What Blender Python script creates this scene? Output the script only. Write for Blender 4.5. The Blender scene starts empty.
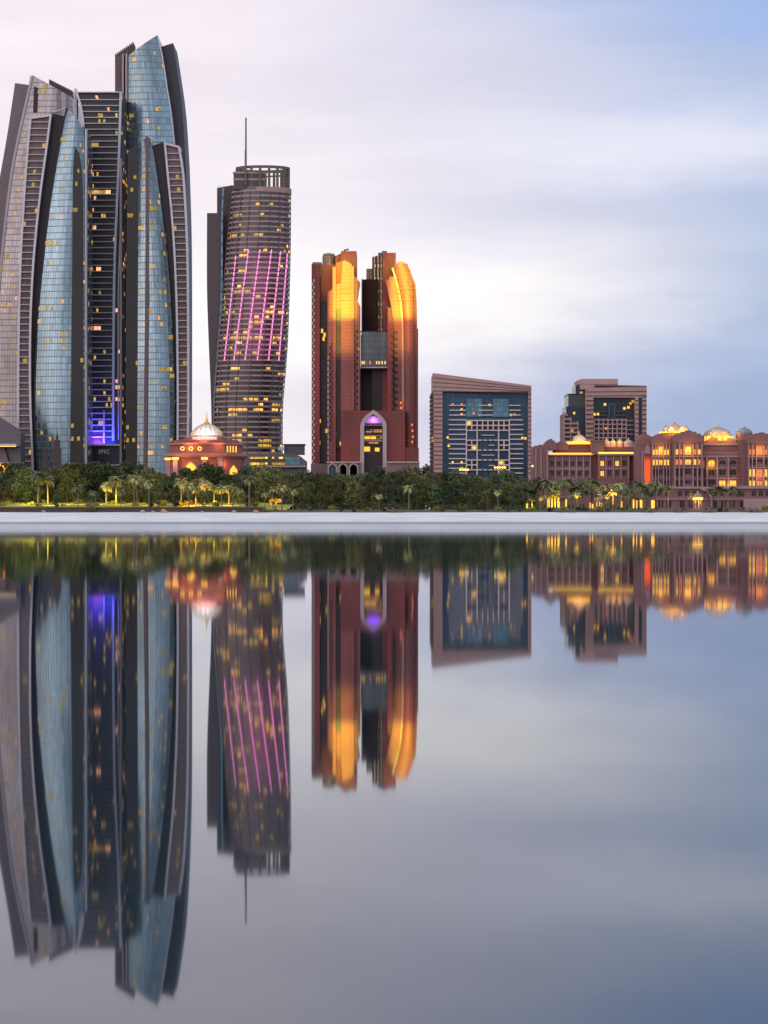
import bpy, math, random
from mathutils import Vector, Matrix, noise as mnoise
R = math.radians
sc = bpy.context.scene
col = sc.collection
FLOOD = .55
F = 2200.0; HY = 518.5; CX = 384.0; CH = 1.15
def X(px, D): return (px-CX)*D/F
def Z(py, D): return CH + (HY-py)*D/F
GZ = 3.6                                   # level of the ground behind the beach

# ------------------------------------------------------------------ node helpers
def newmat(name):
    m = bpy.data.materials.new(name); m.use_nodes = True
    nt = m.node_tree; b = nt.nodes['Principled BSDF']
    return m, nt, b
class NT:
    def __init__(s, nt): s.nt = nt
    def n(s, t, **k):
        o = s.nt.nodes.new(t)
        for a, v in k.items(): setattr(o, a, v)
        return o
    def l(s, a, b): s.nt.links.new(a, b)
    def m(s, op, a, b=None, c=None, clamp=False):
        o = s.n('ShaderNodeMath', operation=op); o.use_clamp = clamp
        for i, v in enumerate((a, b, c)):
            if v is None: continue
            if isinstance(v, (int, float)): o.inputs[i].default_value = v
            else: s.l(v, o.inputs[i])
        return o.outputs[0]
    def mix(s, f, a, b, blend='MIX'):
        o = s.n('ShaderNodeMix', data_type='RGBA', blend_type=blend)
        for i, v in ((0, f), (6, a), (7, b)):
            if isinstance(v, (int, float)): o.inputs[i].default_value = v
            elif isinstance(v, tuple): o.inputs[i].default_value = (*v, 1) if len(v) == 3 else v
            else: s.l(v, o.inputs[i])
        return o.outputs[2]
    def step(s, v, lo, hi):
        o = s.n('ShaderNodeMapRange', interpolation_type='SMOOTHSTEP')
        s.l(v, o.inputs[0]); o.inputs[1].default_value = lo; o.inputs[2].default_value = hi
        return o.outputs[0]
    def noise(s, vec, scale, detail=3, rough=.55):
        o = s.n('ShaderNodeTexNoise'); o.inputs['Scale'].default_value = scale
        o.inputs['Detail'].default_value = detail; o.inputs['Roughness'].default_value = rough
        if vec is not None: s.l(vec, o.inputs['Vector'])
        return o.outputs['Fac']
    def comb(s, x, y, z=0.0):
        o = s.n('ShaderNodeCombineXYZ')
        for i, v in enumerate((x, y, z)):
            if isinstance(v, (int, float)): o.inputs[i].default_value = v
            else: s.l(v, o.inputs[i])
        return o.outputs[0]

def plain(name, c, rough=.7, metal=0.0, var=.18, scale=.25, emit=None, es=1.0, spec=.4, rand=0.0):
    m, nt, b = newmat(name); t = NT(nt)
    tc = t.n('ShaderNodeTexCoord')
    f = t.noise(tc.outputs['Object'], scale, 5, .6)
    f2 = t.noise(tc.outputs['Object'], scale*9, 3, .6)
    k = t.m('MULTIPLY_ADD', f, var*2, 1-var)
    k = t.m('MULTIPLY', k, t.m('MULTIPLY_ADD', f2, var, 1-var*.5))
    if rand:
        g = t.n('ShaderNodeNewGeometry')
        k = t.m('MULTIPLY', k, t.m('MULTIPLY_ADD', g.outputs['Random Per Island'], rand*2, 1-rand))
    t.l(t.mix(1.0, c, t.comb(k, k, k), 'MULTIPLY'), b.inputs['Base Color'])
    b.inputs['Roughness'].default_value = rough; b.inputs['Metallic'].default_value = metal
    b.inputs['Specular IOR Level'].default_value = spec
    if emit:
        b.inputs['Emission Color'].default_value = (*emit, 1); b.inputs['Emission Strength'].default_value = es
    return m

def facade(name, glass, frame, cw, fh, lit=.03, metal=.75, rough=.16, mw=.12, mh=.14, seed=0.0,
           cluster=.6, es=1.1, band=None, bandf=0.0, litA=(1, .62, .06), litB=(1, .42, .22), warp=.2, seam=0.65):
    """curtain wall: grid of panes in metres from the UV map, a share of the rooms lit"""
    m, nt, b = newmat(name); t = NT(nt)
    uv = t.n('ShaderNodeUVMap').outputs[0]
    sp = t.n('ShaderNodeSeparateXYZ'); t.l(uv, sp.inputs[0])
    u = t.m('DIVIDE', sp.outputs[0], cw); v = t.m('DIVIDE', sp.outputs[1], fh)
    iu = t.m('FLOOR', u); iv = t.m('FLOOR', v)
    fu = t.m('SUBTRACT', u, iu); fv = t.m('SUBTRACT', v, iv)
    g = t.m('MAXIMUM', t.m('LESS_THAN', fu, mw), t.m('LESS_THAN', fv, mh))
    wn = t.n('ShaderNodeTexWhiteNoise', noise_dimensions='3D'); t.l(t.comb(iu, iv, seed), wn.inputs[0])
    wn2 = t.n('ShaderNodeTexWhiteNoise', noise_dimensions='3D'); t.l(t.comb(t.m('FLOOR', t.m('DIVIDE', iu, 3)), iv, seed+5), wn2.inputs[0])
    cl = t.noise(t.comb(t.m('MULTIPLY', iu, .11), t.m('MULTIPLY', iv, .9), seed), 1.0, 2)
    # variation from pane to pane and over the whole face
    big = t.noise(t.comb(t.m('MULTIPLY', u, .07), t.m('MULTIPLY', v, .03), seed+2), 1.0, 3)
    k = t.m('MULTIPLY', t.m('MULTIPLY_ADD', wn.outputs[0], warp*2, 1-warp), t.m('MULTIPLY_ADD', t.step(big, .3, .7), .6, .62))
    gc = t.mix(1.0, glass, t.comb(k, k, k), 'MULTIPLY')
    if band:
        bm = t.m('LESS_THAN', fv, bandf)
        gc = t.mix(bm, gc, band)
    c = t.mix(t.m('MULTIPLY', g, seam), gc, frame)
    lateC = c
    mt = t.m('MULTIPLY', t.m('SUBTRACT', 1.0, g), metal)
    if band: mt = t.m('MULTIPLY', mt, t.m('SUBTRACT', 1.0, bm))
    t.l(t.m('MULTIPLY_ADD', wn.outputs[0], .1, rough), b.inputs['Roughness'])
    # lit rooms
    both = t.m('MULTIPLY_ADD', wn2.outputs[0], .55, t.m('MULTIPLY', wn.outputs[0], .45))
    thr = t.m('MULTIPLY_ADD', t.step(cl, .45, .75), cluster*.35, lit)
    on = t.m('LESS_THAN', both, thr)
    on = t.m('MULTIPLY', on, t.m('SUBTRACT', 1.0, g))
    on = t.m('MULTIPLY', on, t.m('MULTIPLY', t.m('GREATER_THAN', fv, .2), t.m('LESS_THAN', fv, .82)))
    blot = t.noise(t.comb(t.m('MULTIPLY', u, 1.7), t.m('MULTIPLY', v, 2.3), seed+8), 1.0, 2)
    if band: on = t.m('MULTIPLY', on, t.m('SUBTRACT', 1.0, bm))
    t.l(t.m('MULTIPLY', mt, t.m('SUBTRACT', 1.0, on)), b.inputs['Metallic'])
    t.l(t.mix(on, lateC, (.05, .035, .02)), b.inputs['Base Color'])
    lc = t.mix(t.step(wn2.outputs[0], .05, .42), litA, litB)
    t.l(lc, b.inputs['Emission Color'])
    t.l(t.m('MULTIPLY', on, t.m('MULTIPLY', t.m('MULTIPLY_ADD', wn2.outputs[0], es*2.0, es*.4), t.step(blot, .25, .55))), b.inputs['Emission Strength'])
    # every pane sits at a slightly different angle
    bp = t.n('ShaderNodeBump'); bp.inputs['Strength'].default_value = .12; bp.inputs['Distance'].default_value = .03
    t.l(t.noise(t.comb(u, v, seed), .7, 2), bp.inputs['Height']); t.l(bp.outputs[0], b.inputs['Normal'])
    return m

# ------------------------------------------------------------------ geometry helpers
class MB:
    def __init__(s): s.v = []; s.f = []; s.uv = []; s.M = None
    def vert(s, p):
        if s.M is not None: p = s.M @ Vector(p)
        s.v.append(tuple(p)); return len(s.v)-1
    def face(s, idx, uvs=None): s.f.append(tuple(idx)); s.uv.append(uvs)
    def box(s, x0, x1, y0, y1, z0, z1):
        i = [s.vert(p) for p in ((x0,y0,z0),(x1,y0,z0),(x1,y1,z0),(x0,y1,z0),(x0,y0,z1),(x1,y0,z1),(x1,y1,z1),(x0,y1,z1))]
        for q, kx in (((0,1,5,4),0),((1,2,6,5),1),((2,3,7,6),0),((3,0,4,7),1),((4,5,6,7),2),((3,2,1,0),2)):
            uv = []
            for a in q:
                p = ((x0,y0,z0),(x1,y0,z0),(x1,y1,z0),(x0,y1,z0),(x0,y0,z1),(x1,y0,z1),(x1,y1,z1),(x0,y1,z1))[a]
                uv.append((p[0], p[2]) if kx == 0 else ((p[1], p[2]) if kx == 1 else (0.7, 0.7)))
            s.face([i[a] for a in q], uv)
    def prism(s, poly, y0, y1):
        """poly: (x,z) counter-clockwise seen from the front (-y)"""
        n = len(poly)
        a = [s.vert((x, y0, z)) for x, z in poly]; b = [s.vert((x, y1, z)) for x, z in poly]
        s.face(a, [(x, z) for x, z in poly]); s.face(b[::-1], [(x, z) for x, z in poly][::-1])
        for i in range(n):
            j = (i+1) % n
            s.face((a[j], a[i], b[i], b[j]), [(0.7, poly[j][1]), (0.7, poly[i][1]), (1.9, poly[i][1]), (1.9, poly[j][1])])
    def plan(s, poly, z0, z1, top=1.0):
        """poly: (x,y) plan counter-clockwise, extruded up"""
        n = len(poly); cx = sum(p[0] for p in poly)/n; cy = sum(p[1] for p in poly)/n
        a = [s.vert((x, y, z0)) for x, y in poly]
        b = [s.vert((cx+(x-cx)*top, cy+(y-cy)*top, z1)) for x, y in poly]
        s.face(b, [(.7, .7)]*n); s.face(a[::-1], [(.7, .7)]*n)
        acc = 0
        for i in range(n):
            j = (i+1) % n
            w = math.dist(poly[i], poly[j])
            s.face((a[i], a[j], b[j], b[i]), [(acc, z0), (acc+w, z0), (acc+w, z1), (acc, z1)]); acc += w
    def tube(s, pts, rad, n=6, cap=True):
        rings = []
        for i, p in enumerate(pts):
            p = Vector(p); a = Vector(pts[max(i-1, 0)]); b = Vector(pts[min(i+1, len(pts)-1)])
            d = (b-a).normalized(); u = d.orthogonal().normalized() if abs(d.z) < .99 else Vector((1,0,0))
            w = d.cross(u).normalized(); u = w.cross(d).normalized()
            r = rad[i] if isinstance(rad, (list, tuple)) else rad
            rings.append([s.vert(p + u*r*math.cos(2*math.pi*k/n) + w*r*math.sin(2*math.pi*k/n)) for k in range(n)])
        for a, b in zip(rings, rings[1:]):
            for k in range(n): s.face((a[k], a[(k+1)%n], b[(k+1)%n], b[k]))
        if cap: s.face(rings[-1]); s.face(rings[0][::-1])
    def lathe(s, prof, c, n=32, rib=0.0, ribs=0):
        rings = []
        for r, z in prof:
            if r < 1e-6: rings.append([s.vert((c[0], c[1], c[2]+z))]); continue
            rg = []
            for k in range(n):
                a = 2*math.pi*k/n; rr = r*(1 - rib*(1-abs(math.sin(a*ribs/2)))) if ribs else r
                rg.append(s.vert((c[0]+rr*math.cos(a), c[1]+rr*math.sin(a), c[2]+z)))
            rings.append(rg)
        for (a, b), (pa_, pb_) in zip(zip(rings, rings[1:]), zip(prof, prof[1:])):
            za_, zb_ = pa_[1], pb_[1]
            if len(a) == 1 and len(b) == 1: continue
            for k in range(n):
                k2 = (k+1) % n
                if len(b) == 1: s.face((a[k], a[k2], b[0]))
                elif len(a) == 1: s.face((a[0], b[k2], b[k]))
                else: s.face((a[k], a[k2], b[k2], b[k]), [(k*1.2, za_), (k*1.2+1.2, za_), (k*1.2+1.2, zb_), (k*1.2, zb_)])
    def build(s, name, m, parent=None, root=None, smooth=False, label=None):
        o0 = Vector((0,0,0))
        r = root
        p = parent
        while r is None and p is not None:
            if p.type == 'EMPTY': r = p
            p = p.parent
        if r is not None: o0 = r.location
        me = bpy.data.meshes.new(name)
        me.from_pydata([(x-o0[0], y-o0[1], z-o0[2]) for x, y, z in s.v], [], s.f)
        lay = me.uv_layers.new(name='UVMap')
        if any(u is not None for u in s.uv):
            d = []
            for f, u in zip(s.f, s.uv):
                if u is None: u = [(0.7, 0.7)]*len(f)
                for q in u: d += [q[0], q[1]]
            lay.data.foreach_set('uv', d)
        if smooth: me.shade_smooth()
        me.materials.append(m); me.update()
        o = bpy.data.objects.new(name, me); col.objects.link(o)
        if parent is not None: o.parent = parent
        if label: o['label'] = label
        return o

class Each(MB):
    """every box or prism becomes a part of its own"""
    def __init__(s, name, m, root): MB.__init__(s); s.a = (name, m, root)
    def _one(s, fn, *k):
        q = MB(); getattr(q, fn)(*k); q.build(*s.a)
    def box(s, *k): s._one('box', *k)
    def prism(s, *k): s._one('prism', *k)
    def build(s, *k, **kk): return None

def thing(name, label, cat, loc, group=None):
    o = bpy.data.objects.new(name, None); col.objects.link(o); o.location = loc
    o.empty_display_size = 2
    o['label'] = label; o['category'] = cat
    if group: o['group'] = group
    return o
def tag(o, label, cat, group=None, kind=None):
    if label: o['label'] = label
    if cat: o['category'] = cat
    if group: o['group'] = group
    if kind: o['kind'] = kind
    return o

def curve(pts):
    """smooth x(y) through (x, y) pixel points, y increasing"""
    pts = sorted(pts, key=lambda p: p[1]); n = len(pts)
    if n == 1: return lambda y: pts[0][0]
    sl = []
    for i in range(n):
        a = pts[max(i-1, 0)]; b = pts[min(i+1, n-1)]
        sl.append((b[0]-a[0])/max(b[1]-a[1], 1e-6))
    def f(y):
        if y <= pts[0][1]: return pts[0][0]+sl[0]*(y-pts[0][1])
        if y >= pts[-1][1]: return pts[-1][0]
        for i in range(n-1):
            if y <= pts[i+1][1]:
                h = pts[i+1][1]-pts[i][1]; t = (y-pts[i][1])/h
                return ((2*t**3-3*t**2+1)*pts[i][0] + (t**3-2*t**2+t)*h*sl[i] + (-2*t**3+3*t**2)*pts[i+1][0] + (t**3-t**2)*h*sl[i+1])
    return f

def loft(mb, fl, fr, ytl, ytr, yb, D, thick, bulge=0.0, n=1, steps=28, off=0.0):
    """solid slab between two silhouette curves; bulge bows the front face towards the viewer"""
    Df = D+off; W = 0
    for k in range(9):
        y = ytl+(yb-ytl)*k/8; W = max(W, (fr(y)-fl(y))*Df/F)
    rows = []
    for k in range(steps+1):
        s = k/steps; yl = ytl+(yb-ytl)*s; yr = ytr+(yb-ytr)*s
        xl, xr, zl, zr = X(fl(yl), Df), X(fr(yr), Df), Z(yl, Df), Z(yr, Df)
        if xr-xl < .15: xr = xl+.15
        r = []
        for i in range(n+1):
            t = i/n
            r.append(((xl+(xr-xl)*t, Df - bulge*(1-(2*t-1)**2), zl+(zr-zl)*t), (t*W, zl+(zr-zl)*t)))
        bk = [((xr, Df+thick, zr), None), ((xl, Df+thick, zl), None)]
        rows.append((r, bk))
    idx = []
    for r, bk in rows: idx.append([mb.vert(p[0]) for p in r] + [mb.vert(p[0]) for p in bk])
    m = n+3
    for k in range(steps):
        a, b = idx[k], idx[k+1]
        for i in range(m):
            j = (i+1) % m
            if i < n:
                ra, rb = rows[k][0], rows[k+1][0]
                mb.face((b[i], b[j], a[j], a[i]), [rb[i][1], rb[j][1], ra[j][1], ra[i][1]])
            else:
                za, zb = mb.v[a[i]][2], mb.v[b[i]][2]
                w = thick if i != n+1 else W
                mb.face((b[i], b[j], a[j], a[i]), [(W, zb), (W+w, zb), (W+w, za), (W, za)])
    mb.face(idx[0]); mb.face(idx[-1][::-1])

def ledges(mb, fl, fr, y0, y1, D, dz, h, out, off=0.0, bulge=0.0, n=1, inset=0.0):
    """horizontal slab edges from row y0 down to y1, every dz metres"""
    Df = D+off; z = Z(y0, Df); zb = Z(y1, Df); z = math.floor(z/dz)*dz
    while z > zb:
        y = HY-(z-CH)*F/Df
        xl, xr = X(fl(y), Df)+inset, X(fr(y), Df)-inset
        if xr-xl > .4:
            if n == 1: mb.box(xl, xr, Df-out, Df+.5, z, z+h)
            else:
                for i in range(n):
                    ta, tb = i/n, (i+1)/n
                    ya = Df-bulge*(1-(2*ta-1)**2); yb = Df-bulge*(1-(2*tb-1)**2)
                    q = [(xl+(xr-xl)*ta, ya-out), (xl+(xr-xl)*tb, yb-out), (xl+(xr-xl)*tb, yb+.5), (xl+(xr-xl)*ta, ya+.5)]
                    mb.plan(q, z, z+h)
        z -= dz

def edge(mb, f, y0, y1, w, D, out, back, off=0.0, steps=28, side=0.0):
    """thin vertical strip following a silhouette curve; w in metres"""
    Df = D+off; idx = []
    for k in range(steps+1):
        y = y0+(y1-y0)*k/steps; x = X(f(y), Df)+side; z = Z(y, Df)
        idx.append([mb.vert(p) for p in ((x-w/2, Df-out, z), (x+w/2, Df-out, z), (x+w/2, Df+back, z), (x-w/2, Df+back, z))])
    for a, b in zip(idx, idx[1:]):
        for i in range(4):
            j = (i+1) % 4; mb.face((b[i], b[j], a[j], a[i]))
    mb.face(idx[0]); mb.face(idx[-1][::-1])

def lamp(name, kind, loc, energy, color, size=1.0, rot=None, spot=None, label=None):
    if kind == 'POINT':      # a shielded floodlight with its back to the sea
        kind = 'AREA'; size = (size*2, size); rot = (R(108), 0, 0); energy *= .5
    d = bpy.data.lights.new(name, kind); d.energy = energy; d.color = color
    if kind == 'AREA': d.shape = 'RECTANGLE'; d.size = size if not isinstance(size, tuple) else size[0]; d.size_y = size if not isinstance(size, tuple) else size[1]
    elif kind == 'SPOT': d.shadow_soft_size = size; d.spot_size = spot or R(80); d.spot_blend = .9
    o = bpy.data.objects.new(name, d); col.objects.link(o); o.location = loc
    if rot: o.rotation_euler = rot
    return o

# ------------------------------------------------------------------ camera
cam = bpy.data.cameras.new('camera'); co = bpy.data.objects.new('camera', cam); col.objects.link(co)
co.location = (0, 0, CH); co.rotation_euler = (R(90), 0, 0)
cam.sensor_fit = 'VERTICAL'; cam.sensor_height = 36; cam.lens = F*36/1024
cam.shift_y = (HY-512)/1024; cam.clip_end = 60000; cam.clip_start = .3
sc.camera = co

# ------------------------------------------------------------------ sky
SUN_EL, SUN_AZ = R(14), R(-150)      # azimuth from +Y, clockwise: behind the viewer, to the left
w = bpy.data.worlds.new('World'); sc.world = w; w.use_nodes = True
wt = w.node_tree; wt.nodes.clear(); t = NT(wt)
sky = t.n('ShaderNodeTexSky', sky_type='NISHITA'); sky.sun_disc = False
sky.sun_elevation = SUN_EL; sky.sun_rotation = SUN_AZ; sky.air_density = 1.2; sky.dust_density = 1.5
bg1 = t.n('ShaderNodeBackground'); bg1.inputs[1].default_value = .1; t.l(sky.outputs[0], bg1.inputs[0])
tc = t.n('ShaderNodeTexCoord'); sp = t.n('ShaderNodeSeparateXYZ'); t.l(tc.outputs['Generated'], sp.inputs[0])
dx, dy, dz = sp.outputs
el = t.m('ABSOLUTE', dz)
mp = t.comb(t.m('MULTIPLY', dx, 2.2), t.m('MULTIPLY', dy, 1.0), t.m('MULTIPLY', el, 9.0))
n1 = t.noise(mp, 1.6, 5, .5); n2 = t.noise(mp, 4.5, 6, .55)
wx = t.m('ADD', dx, t.m('MULTIPLY_ADD', n1, .16, -.08))
we = t.m('ADD', el, t.m('MULTIPLY_ADD', n2, .05, -.025))
def gauss(x0, e0, sx, se):
    a = t.m('POWER', t.m('ABSOLUTE', t.m('DIVIDE', t.m('SUBTRACT', wx, x0), sx)), 2.0)
    b = t.m('POWER', t.m('ABSOLUTE', t.m('DIVIDE', t.m('SUBTRACT', we, e0), se)), 2.0)
    return t.m('EXPONENT', t.m('MULTIPLY', t.m('ADD', a, b), -1.0))
lr = t.step(wx, -.09, .24)
c = t.mix(lr, (.90, .805, .87), (.38, .48, .71))
c = t.mix(t.m('MULTIPLY', gauss(.16, .235, .10, .034), .7), c, (.27, .43, .80))      # blue gap at the top right
c = t.mix(t.m('MULTIPLY', gauss(.03, .155, .07, .022), .35), c, (.68, .65, .77))
c = t.mix(t.m('MULTIPLY', gauss(.11, .168, .12, .016), .85), c, (.80, .79, .90))     # pale cloud bank
c = t.mix(t.m('MULTIPLY', gauss(.12, .135, .10, .014), .25), c, (.46, .53, .73))
c = t.mix(t.m('MULTIPLY', gauss(-.06, .07, .07, .07), .75), c, (.93, .90, .95))
c = t.mix(t.m('MULTIPLY', gauss(.035, .098, .10, .030), 1.0), c, (1.03, .975, .965))   # bright bank in the middle
c = t.mix(t.m('MULTIPLY', gauss(.15, .045, .11, .045), .7), c, (.28, .37, .61))
st_ = t.noise(t.comb(t.m('MULTIPLY', dx, 5.0), dy, t.m('MULTIPLY', el, 34.0)), 1.3, 6, .62)
ks = t.m('MULTIPLY_ADD', st_, .22, .89); c = t.mix(1.0, c, t.comb(ks, ks, t.m('MULTIPLY_ADD', st_, .13, .935)), 'MULTIPLY')
c = t.mix(t.step(dy, .3, -.35), c, (.60, .67, .78))                                  # cooler cloud behind the viewer
c = t.mix(t.m('MULTIPLY', t.m('MULTIPLY', t.step(dx, .1, -.9), t.step(dy, .3, -.35)), .5), c, (.9, .74, .70))
k = t.m('MULTIPLY_ADD', n2, .22, .89); c = t.mix(1.0, c, t.comb(k, k, k), 'MULTIPLY')
bg2 = t.n('ShaderNodeBackground'); bg2.inputs[1].default_value = 1.1; t.l(c, bg2.inputs[0])
mx = t.n('ShaderNodeMixShader'); mx.inputs[0].default_value = .92
t.l(bg1.outputs[0], mx.inputs[1]); t.l(bg2.outputs[0], mx.inputs[2])
wo = t.n('ShaderNodeOutputWorld'); t.l(mx.outputs[0], wo.inputs[0])
w.cycles.sampling_method = 'AUTOMATIC'

sd = bpy.data.lights.new('sun', 'SUN'); sd.energy = .6; sd.angle = R(55); sd.color = (1, .90, .86)
so = bpy.data.objects.new('sun', sd); col.objects.link(so)
sv = Vector((math.sin(SUN_AZ)*math.cos(SUN_EL), math.cos(SUN_AZ)*math.cos(SUN_EL), math.sin(SUN_EL)))
so.rotation_euler = sv.to_track_quat('Z', 'Y').to_euler(); so.location = (0, -50, 200)

# ------------------------------------------------------------------ materials
YEL = (1, .60, .05); ORG = (1, .30, .06)
M = {}
M['glassB'] = facade('blue_glass', (.26, .345, .42), (.14, .18, .21), 1.7, 4.0, lit=.13, seed=3.1, es=1.1)
M['glassD'] = facade('teal_glass', (.245, .325, .39), (.14, .175, .205), 1.9, 4.0, lit=.12, seed=9.3, es=1.0)
M['glassE'] = facade('grey_blue_glass', (.28, .365, .44), (.15, .19, .22), 1.7, 4.0, lit=.15, seed=15.7, es=1.0)
M['glassA'] = facade('rosy_grey_glass', (.33, .285, .31), (.18, .15, .16), 1.9, 4.0, lit=.14, seed=21.2, es=.9)
M['darkglass'] = facade('dark_glass', (.035, .024, .030), (.02, .014, .018), 2.0, 4.0, lit=.11, seed=2.2, es=.9, metal=.0, rough=.45)
M['lobbyglass'] = facade('dark_recess_glass', (.035, .022, .028), (.02, .014, .016), 1.8, 3.75, lit=.09, seed=7.7, es=1.1, metal=.0, rough=.4, cluster=1.4)
M['umber'] = plain('dark_umber_panel', (.040, .028, .038), .6, 0)
M['wing'] = plain('grey_violet_panel', (.075, .062, .08), .5, .1)
M['wingA'] = plain('mauve_panel', (.20, .15, .175), .5, .2)
M['frame'] = plain('silver_frame', (.60, .54, .62), .4, .3)
M['slabline'] = plain('pale_slab_edge', (.55, .50, .56), .5)
M['rosefin'] = plain('rose_fin', (.50, .37, .42), .5)
M['brownfin'] = plain('brown_fin', (.16, .11, .11), .6)
M['twglass'] = facade('brown_tower_glass', (.085, .07, .09), (.06, .045, .05), 2.4, 3.0, mh=.02, lit=.13, seed=4.4, es=1.5, seam=.5, metal=.5, rough=.2, cluster=1.7, litB=(1, .42, .08))
M['twband'] = plain('mauve_floor_band', (.46, .30, .285), .5)
M['twfin'] = plain('mauve_fin', (.20, .145, .155), .5)
M['twwing'] = plain('brown_side_slab', (.11, .082, .095), .55)
M['twcrown'] = plain('grey_brown_crown', (.17, .14, .14), .6)
M['pink'] = plain('pink_light_tube', (.8, .2, .5), .5, emit=(1, .32, .66), es=.95)
def redwall(name, c, cw, fh, lit, seed, mort=(.10, .02, .02), es=1.0, mw=.1):
    return facade(name, c, mort, cw, fh, lit=lit, seed=seed, metal=0.0, rough=.42, mw=mw, mh=.12, es=es, cluster=.25, litB=(1, .35, .05), warp=.12)
M['red'] = redwall('red_cladding', (.33, .048, .052), 1.6, 1.9, 0.0, 1.3)
M['red_plain'] = plain('smooth_red_cladding', (.30, .05, .05), .5)
M['red_pale'] = redwall('rose_cladding', (.37, .088, .08), 1.3, 1.9, 0.0, 6.3)
M['crownlat'] = facade('pink_lattice', (.07, .04, .04), (.45, .27, .26), 1.5, 1.3, lit=0, metal=0, mw=.4, mh=.4, seed=3)
M['maroon'] = plain('dark_maroon_glass', (.035, .014, .018), .3, .2)
M['maroonlit'] = facade('maroon_window_bay', (.045, .018, .022), (.10, .03, .03), 1.6, 3.6, lit=.09, seed=8.9, es=1.2, metal=.15, rough=.3, cluster=.5, litB=(1, .4, .05))
M['white_dash'] = plain('pale_pink_panel', (.70, .50, .50), .6)
M['stone_pink'] = plain('pale_pink_stone', (.60, .44, .45), .7)
M['bridgeglass'] = facade('grey_bridge_glass', (.11, .12, .14), (.05, .05, .06), 1.2, 3.2, lit=0.0, seed=1.1, metal=.4, rough=.25)
M['hotelglass'] = facade('navy_glass', (.04, .095, .175), (.02, .035, .055), 2.2, 2.3, lit=.012, seed=5.5, metal=.35, rough=.2, es=1.3, cluster=.05)
M['hotelglass_b'] = facade('slate_blue_glass', (.10, .19, .26), (.05, .09, .12), 1.5, 2.3, lit=.02, seed=6.5, metal=.5, rough=.2, es=1.3, cluster=.05)
M['blackglass'] = facade('black_blue_glass', (.03, .045, .075), (.02, .025, .035), 2.0, 2.3, lit=.03, seed=12.5, metal=.35, rough=.2, es=1.2, cluster=.1)
M['hotelpink'] = plain('rose_stone_band', (.53, .32, .31), .7)
M['hotelgroove'] = plain('brown_groove', (.16, .09, .09), .7)
M['hotelslab'] = plain('pale_balcony_slab', (.80, .67, .72), .6)
M['lattice'] = plain('pale_lattice', (.78, .62, .66), .6)
M['palace'] = plain('rose_brown_stucco', (.28, .135, .142), .8, scale=.12, var=.22)
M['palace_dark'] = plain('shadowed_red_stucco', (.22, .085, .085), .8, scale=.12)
M['palace_trim'] = plain('pale_rose_trim', (.48, .30, .325), .8)
M['gatered'] = plain('terracotta_stucco', (.37, .125, .115), .75, scale=.15, var=.2)
M['gatetrim'] = plain('rose_terracotta_trim', (.50, .22, .20), .75)
M['whitedome'] = plain('white_dome_tile', (.80, .77, .76), .35)
M['dome_pink'] = plain('rose_dome_tile', (.55, .40, .38), .4)
M['dome_grey'] = plain('grey_dome_tile', (.34, .33, .35), .4)
M['dome_blue'] = plain('slate_dome_tile', (.22, .27, .33), .4)
M['gold'] = plain('gold_finial', (.75, .50, .15), .35, .7)
M['winframe'] = plain('rose_window_frame', (.36, .20, .19), .7)
M['windark'] = plain('dark_pane', (.030, .018, .025), .2, 0)
M['winlit'] = plain('lit_pane', (.4, .25, .08), .4, emit=(1, .50, .045), es=1.35, var=.5, scale=.7)
M['winorange'] = plain('orange_lit_pane', (.4, .15, .08), .4, emit=(1, .22, .06), es=.9, var=.5, scale=.7)
M['strip'] = plain('amber_light_strip', (.9, .5, .1), .5, emit=(1, .55, .05), es=1.7)
M['niche'] = plain('red_niche_plaster', (.55, .16, .08), .8)
M['bulb'] = plain('lamp_glow', (.9, .6, .2), .5, emit=(1, .62, .08), es=2.6)
M['metal'] = plain('grey_metal', (.18, .17, .17), .5, .5)
M['ladder_dark'] = facade('brown_balcony_recess', (.17, .10, .10), (.22, .14, .14), 2.2, 4.0, lit=.10, seed=31.0, metal=0.0, rough=.5, es=1.0, cluster=.4)
M['lit_low'] = facade('lit_lobby_glass', (.10, .07, .05), (.08, .06, .05), 1.1, 5.0, lit=.62, seed=2.9, metal=0, es=1.2, cluster=1.0, litB=(1, .5, .05))
M['roofgrey'] = plain('grey_brown_roof', (.16, .125, .135), .7)
M['bark'] = plain('brown_bark', (.13, .09, .065), .9, var=.3, scale=2)
M['palmbark'] = plain('grey_palm_bark', (.24, .19, .14), .9, var=.3, scale=3)
def leafmat(name, c, rand=.45):
    m = plain(name, c, .65, 0, var=.35, scale=.35, rand=rand, spec=.25)
    b = m.node_tree.nodes['Principled BSDF']; t = NT(m.node_tree)
    src = b.inputs['Base Color'].links[0].from_socket
    oi = t.n('ShaderNodeObjectInfo'); hs = t.n('ShaderNodeHueSaturation'); t.l(src, hs.inputs['Color'])
    t.l(t.m('MULTIPLY_ADD', oi.outputs['Random'], .07, .475), hs.inputs['Hue'])
    fr_ = t.m('FRACT', t.m('MULTIPLY', oi.outputs['Random'], 7.31))
    t.l(t.m('MULTIPLY_ADD', fr_, 1.1, .6), hs.inputs['Value'])
    t.l(hs.outputs[0], b.inputs['Base Color'])
    return m
M['leafA'] = leafmat('dark_green_leaves', (.088, .100, .040))
M['leafB'] = leafmat('olive_leaves', (.14, .125, .048))
M['leafC'] = leafmat('grey_green_leaves', (.10, .122, .066))
M['frond'] = leafmat('palm_fronds', (.36, .32, .14))
M['frondB'] = leafmat('deep_green_fronds', (.15, .145, .07))
M['hedge'] = leafmat('hedge_leaves', (.26, .24, .03))
M['scrub'] = leafmat('brown_scrub', (.075, .055, .045))

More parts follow.
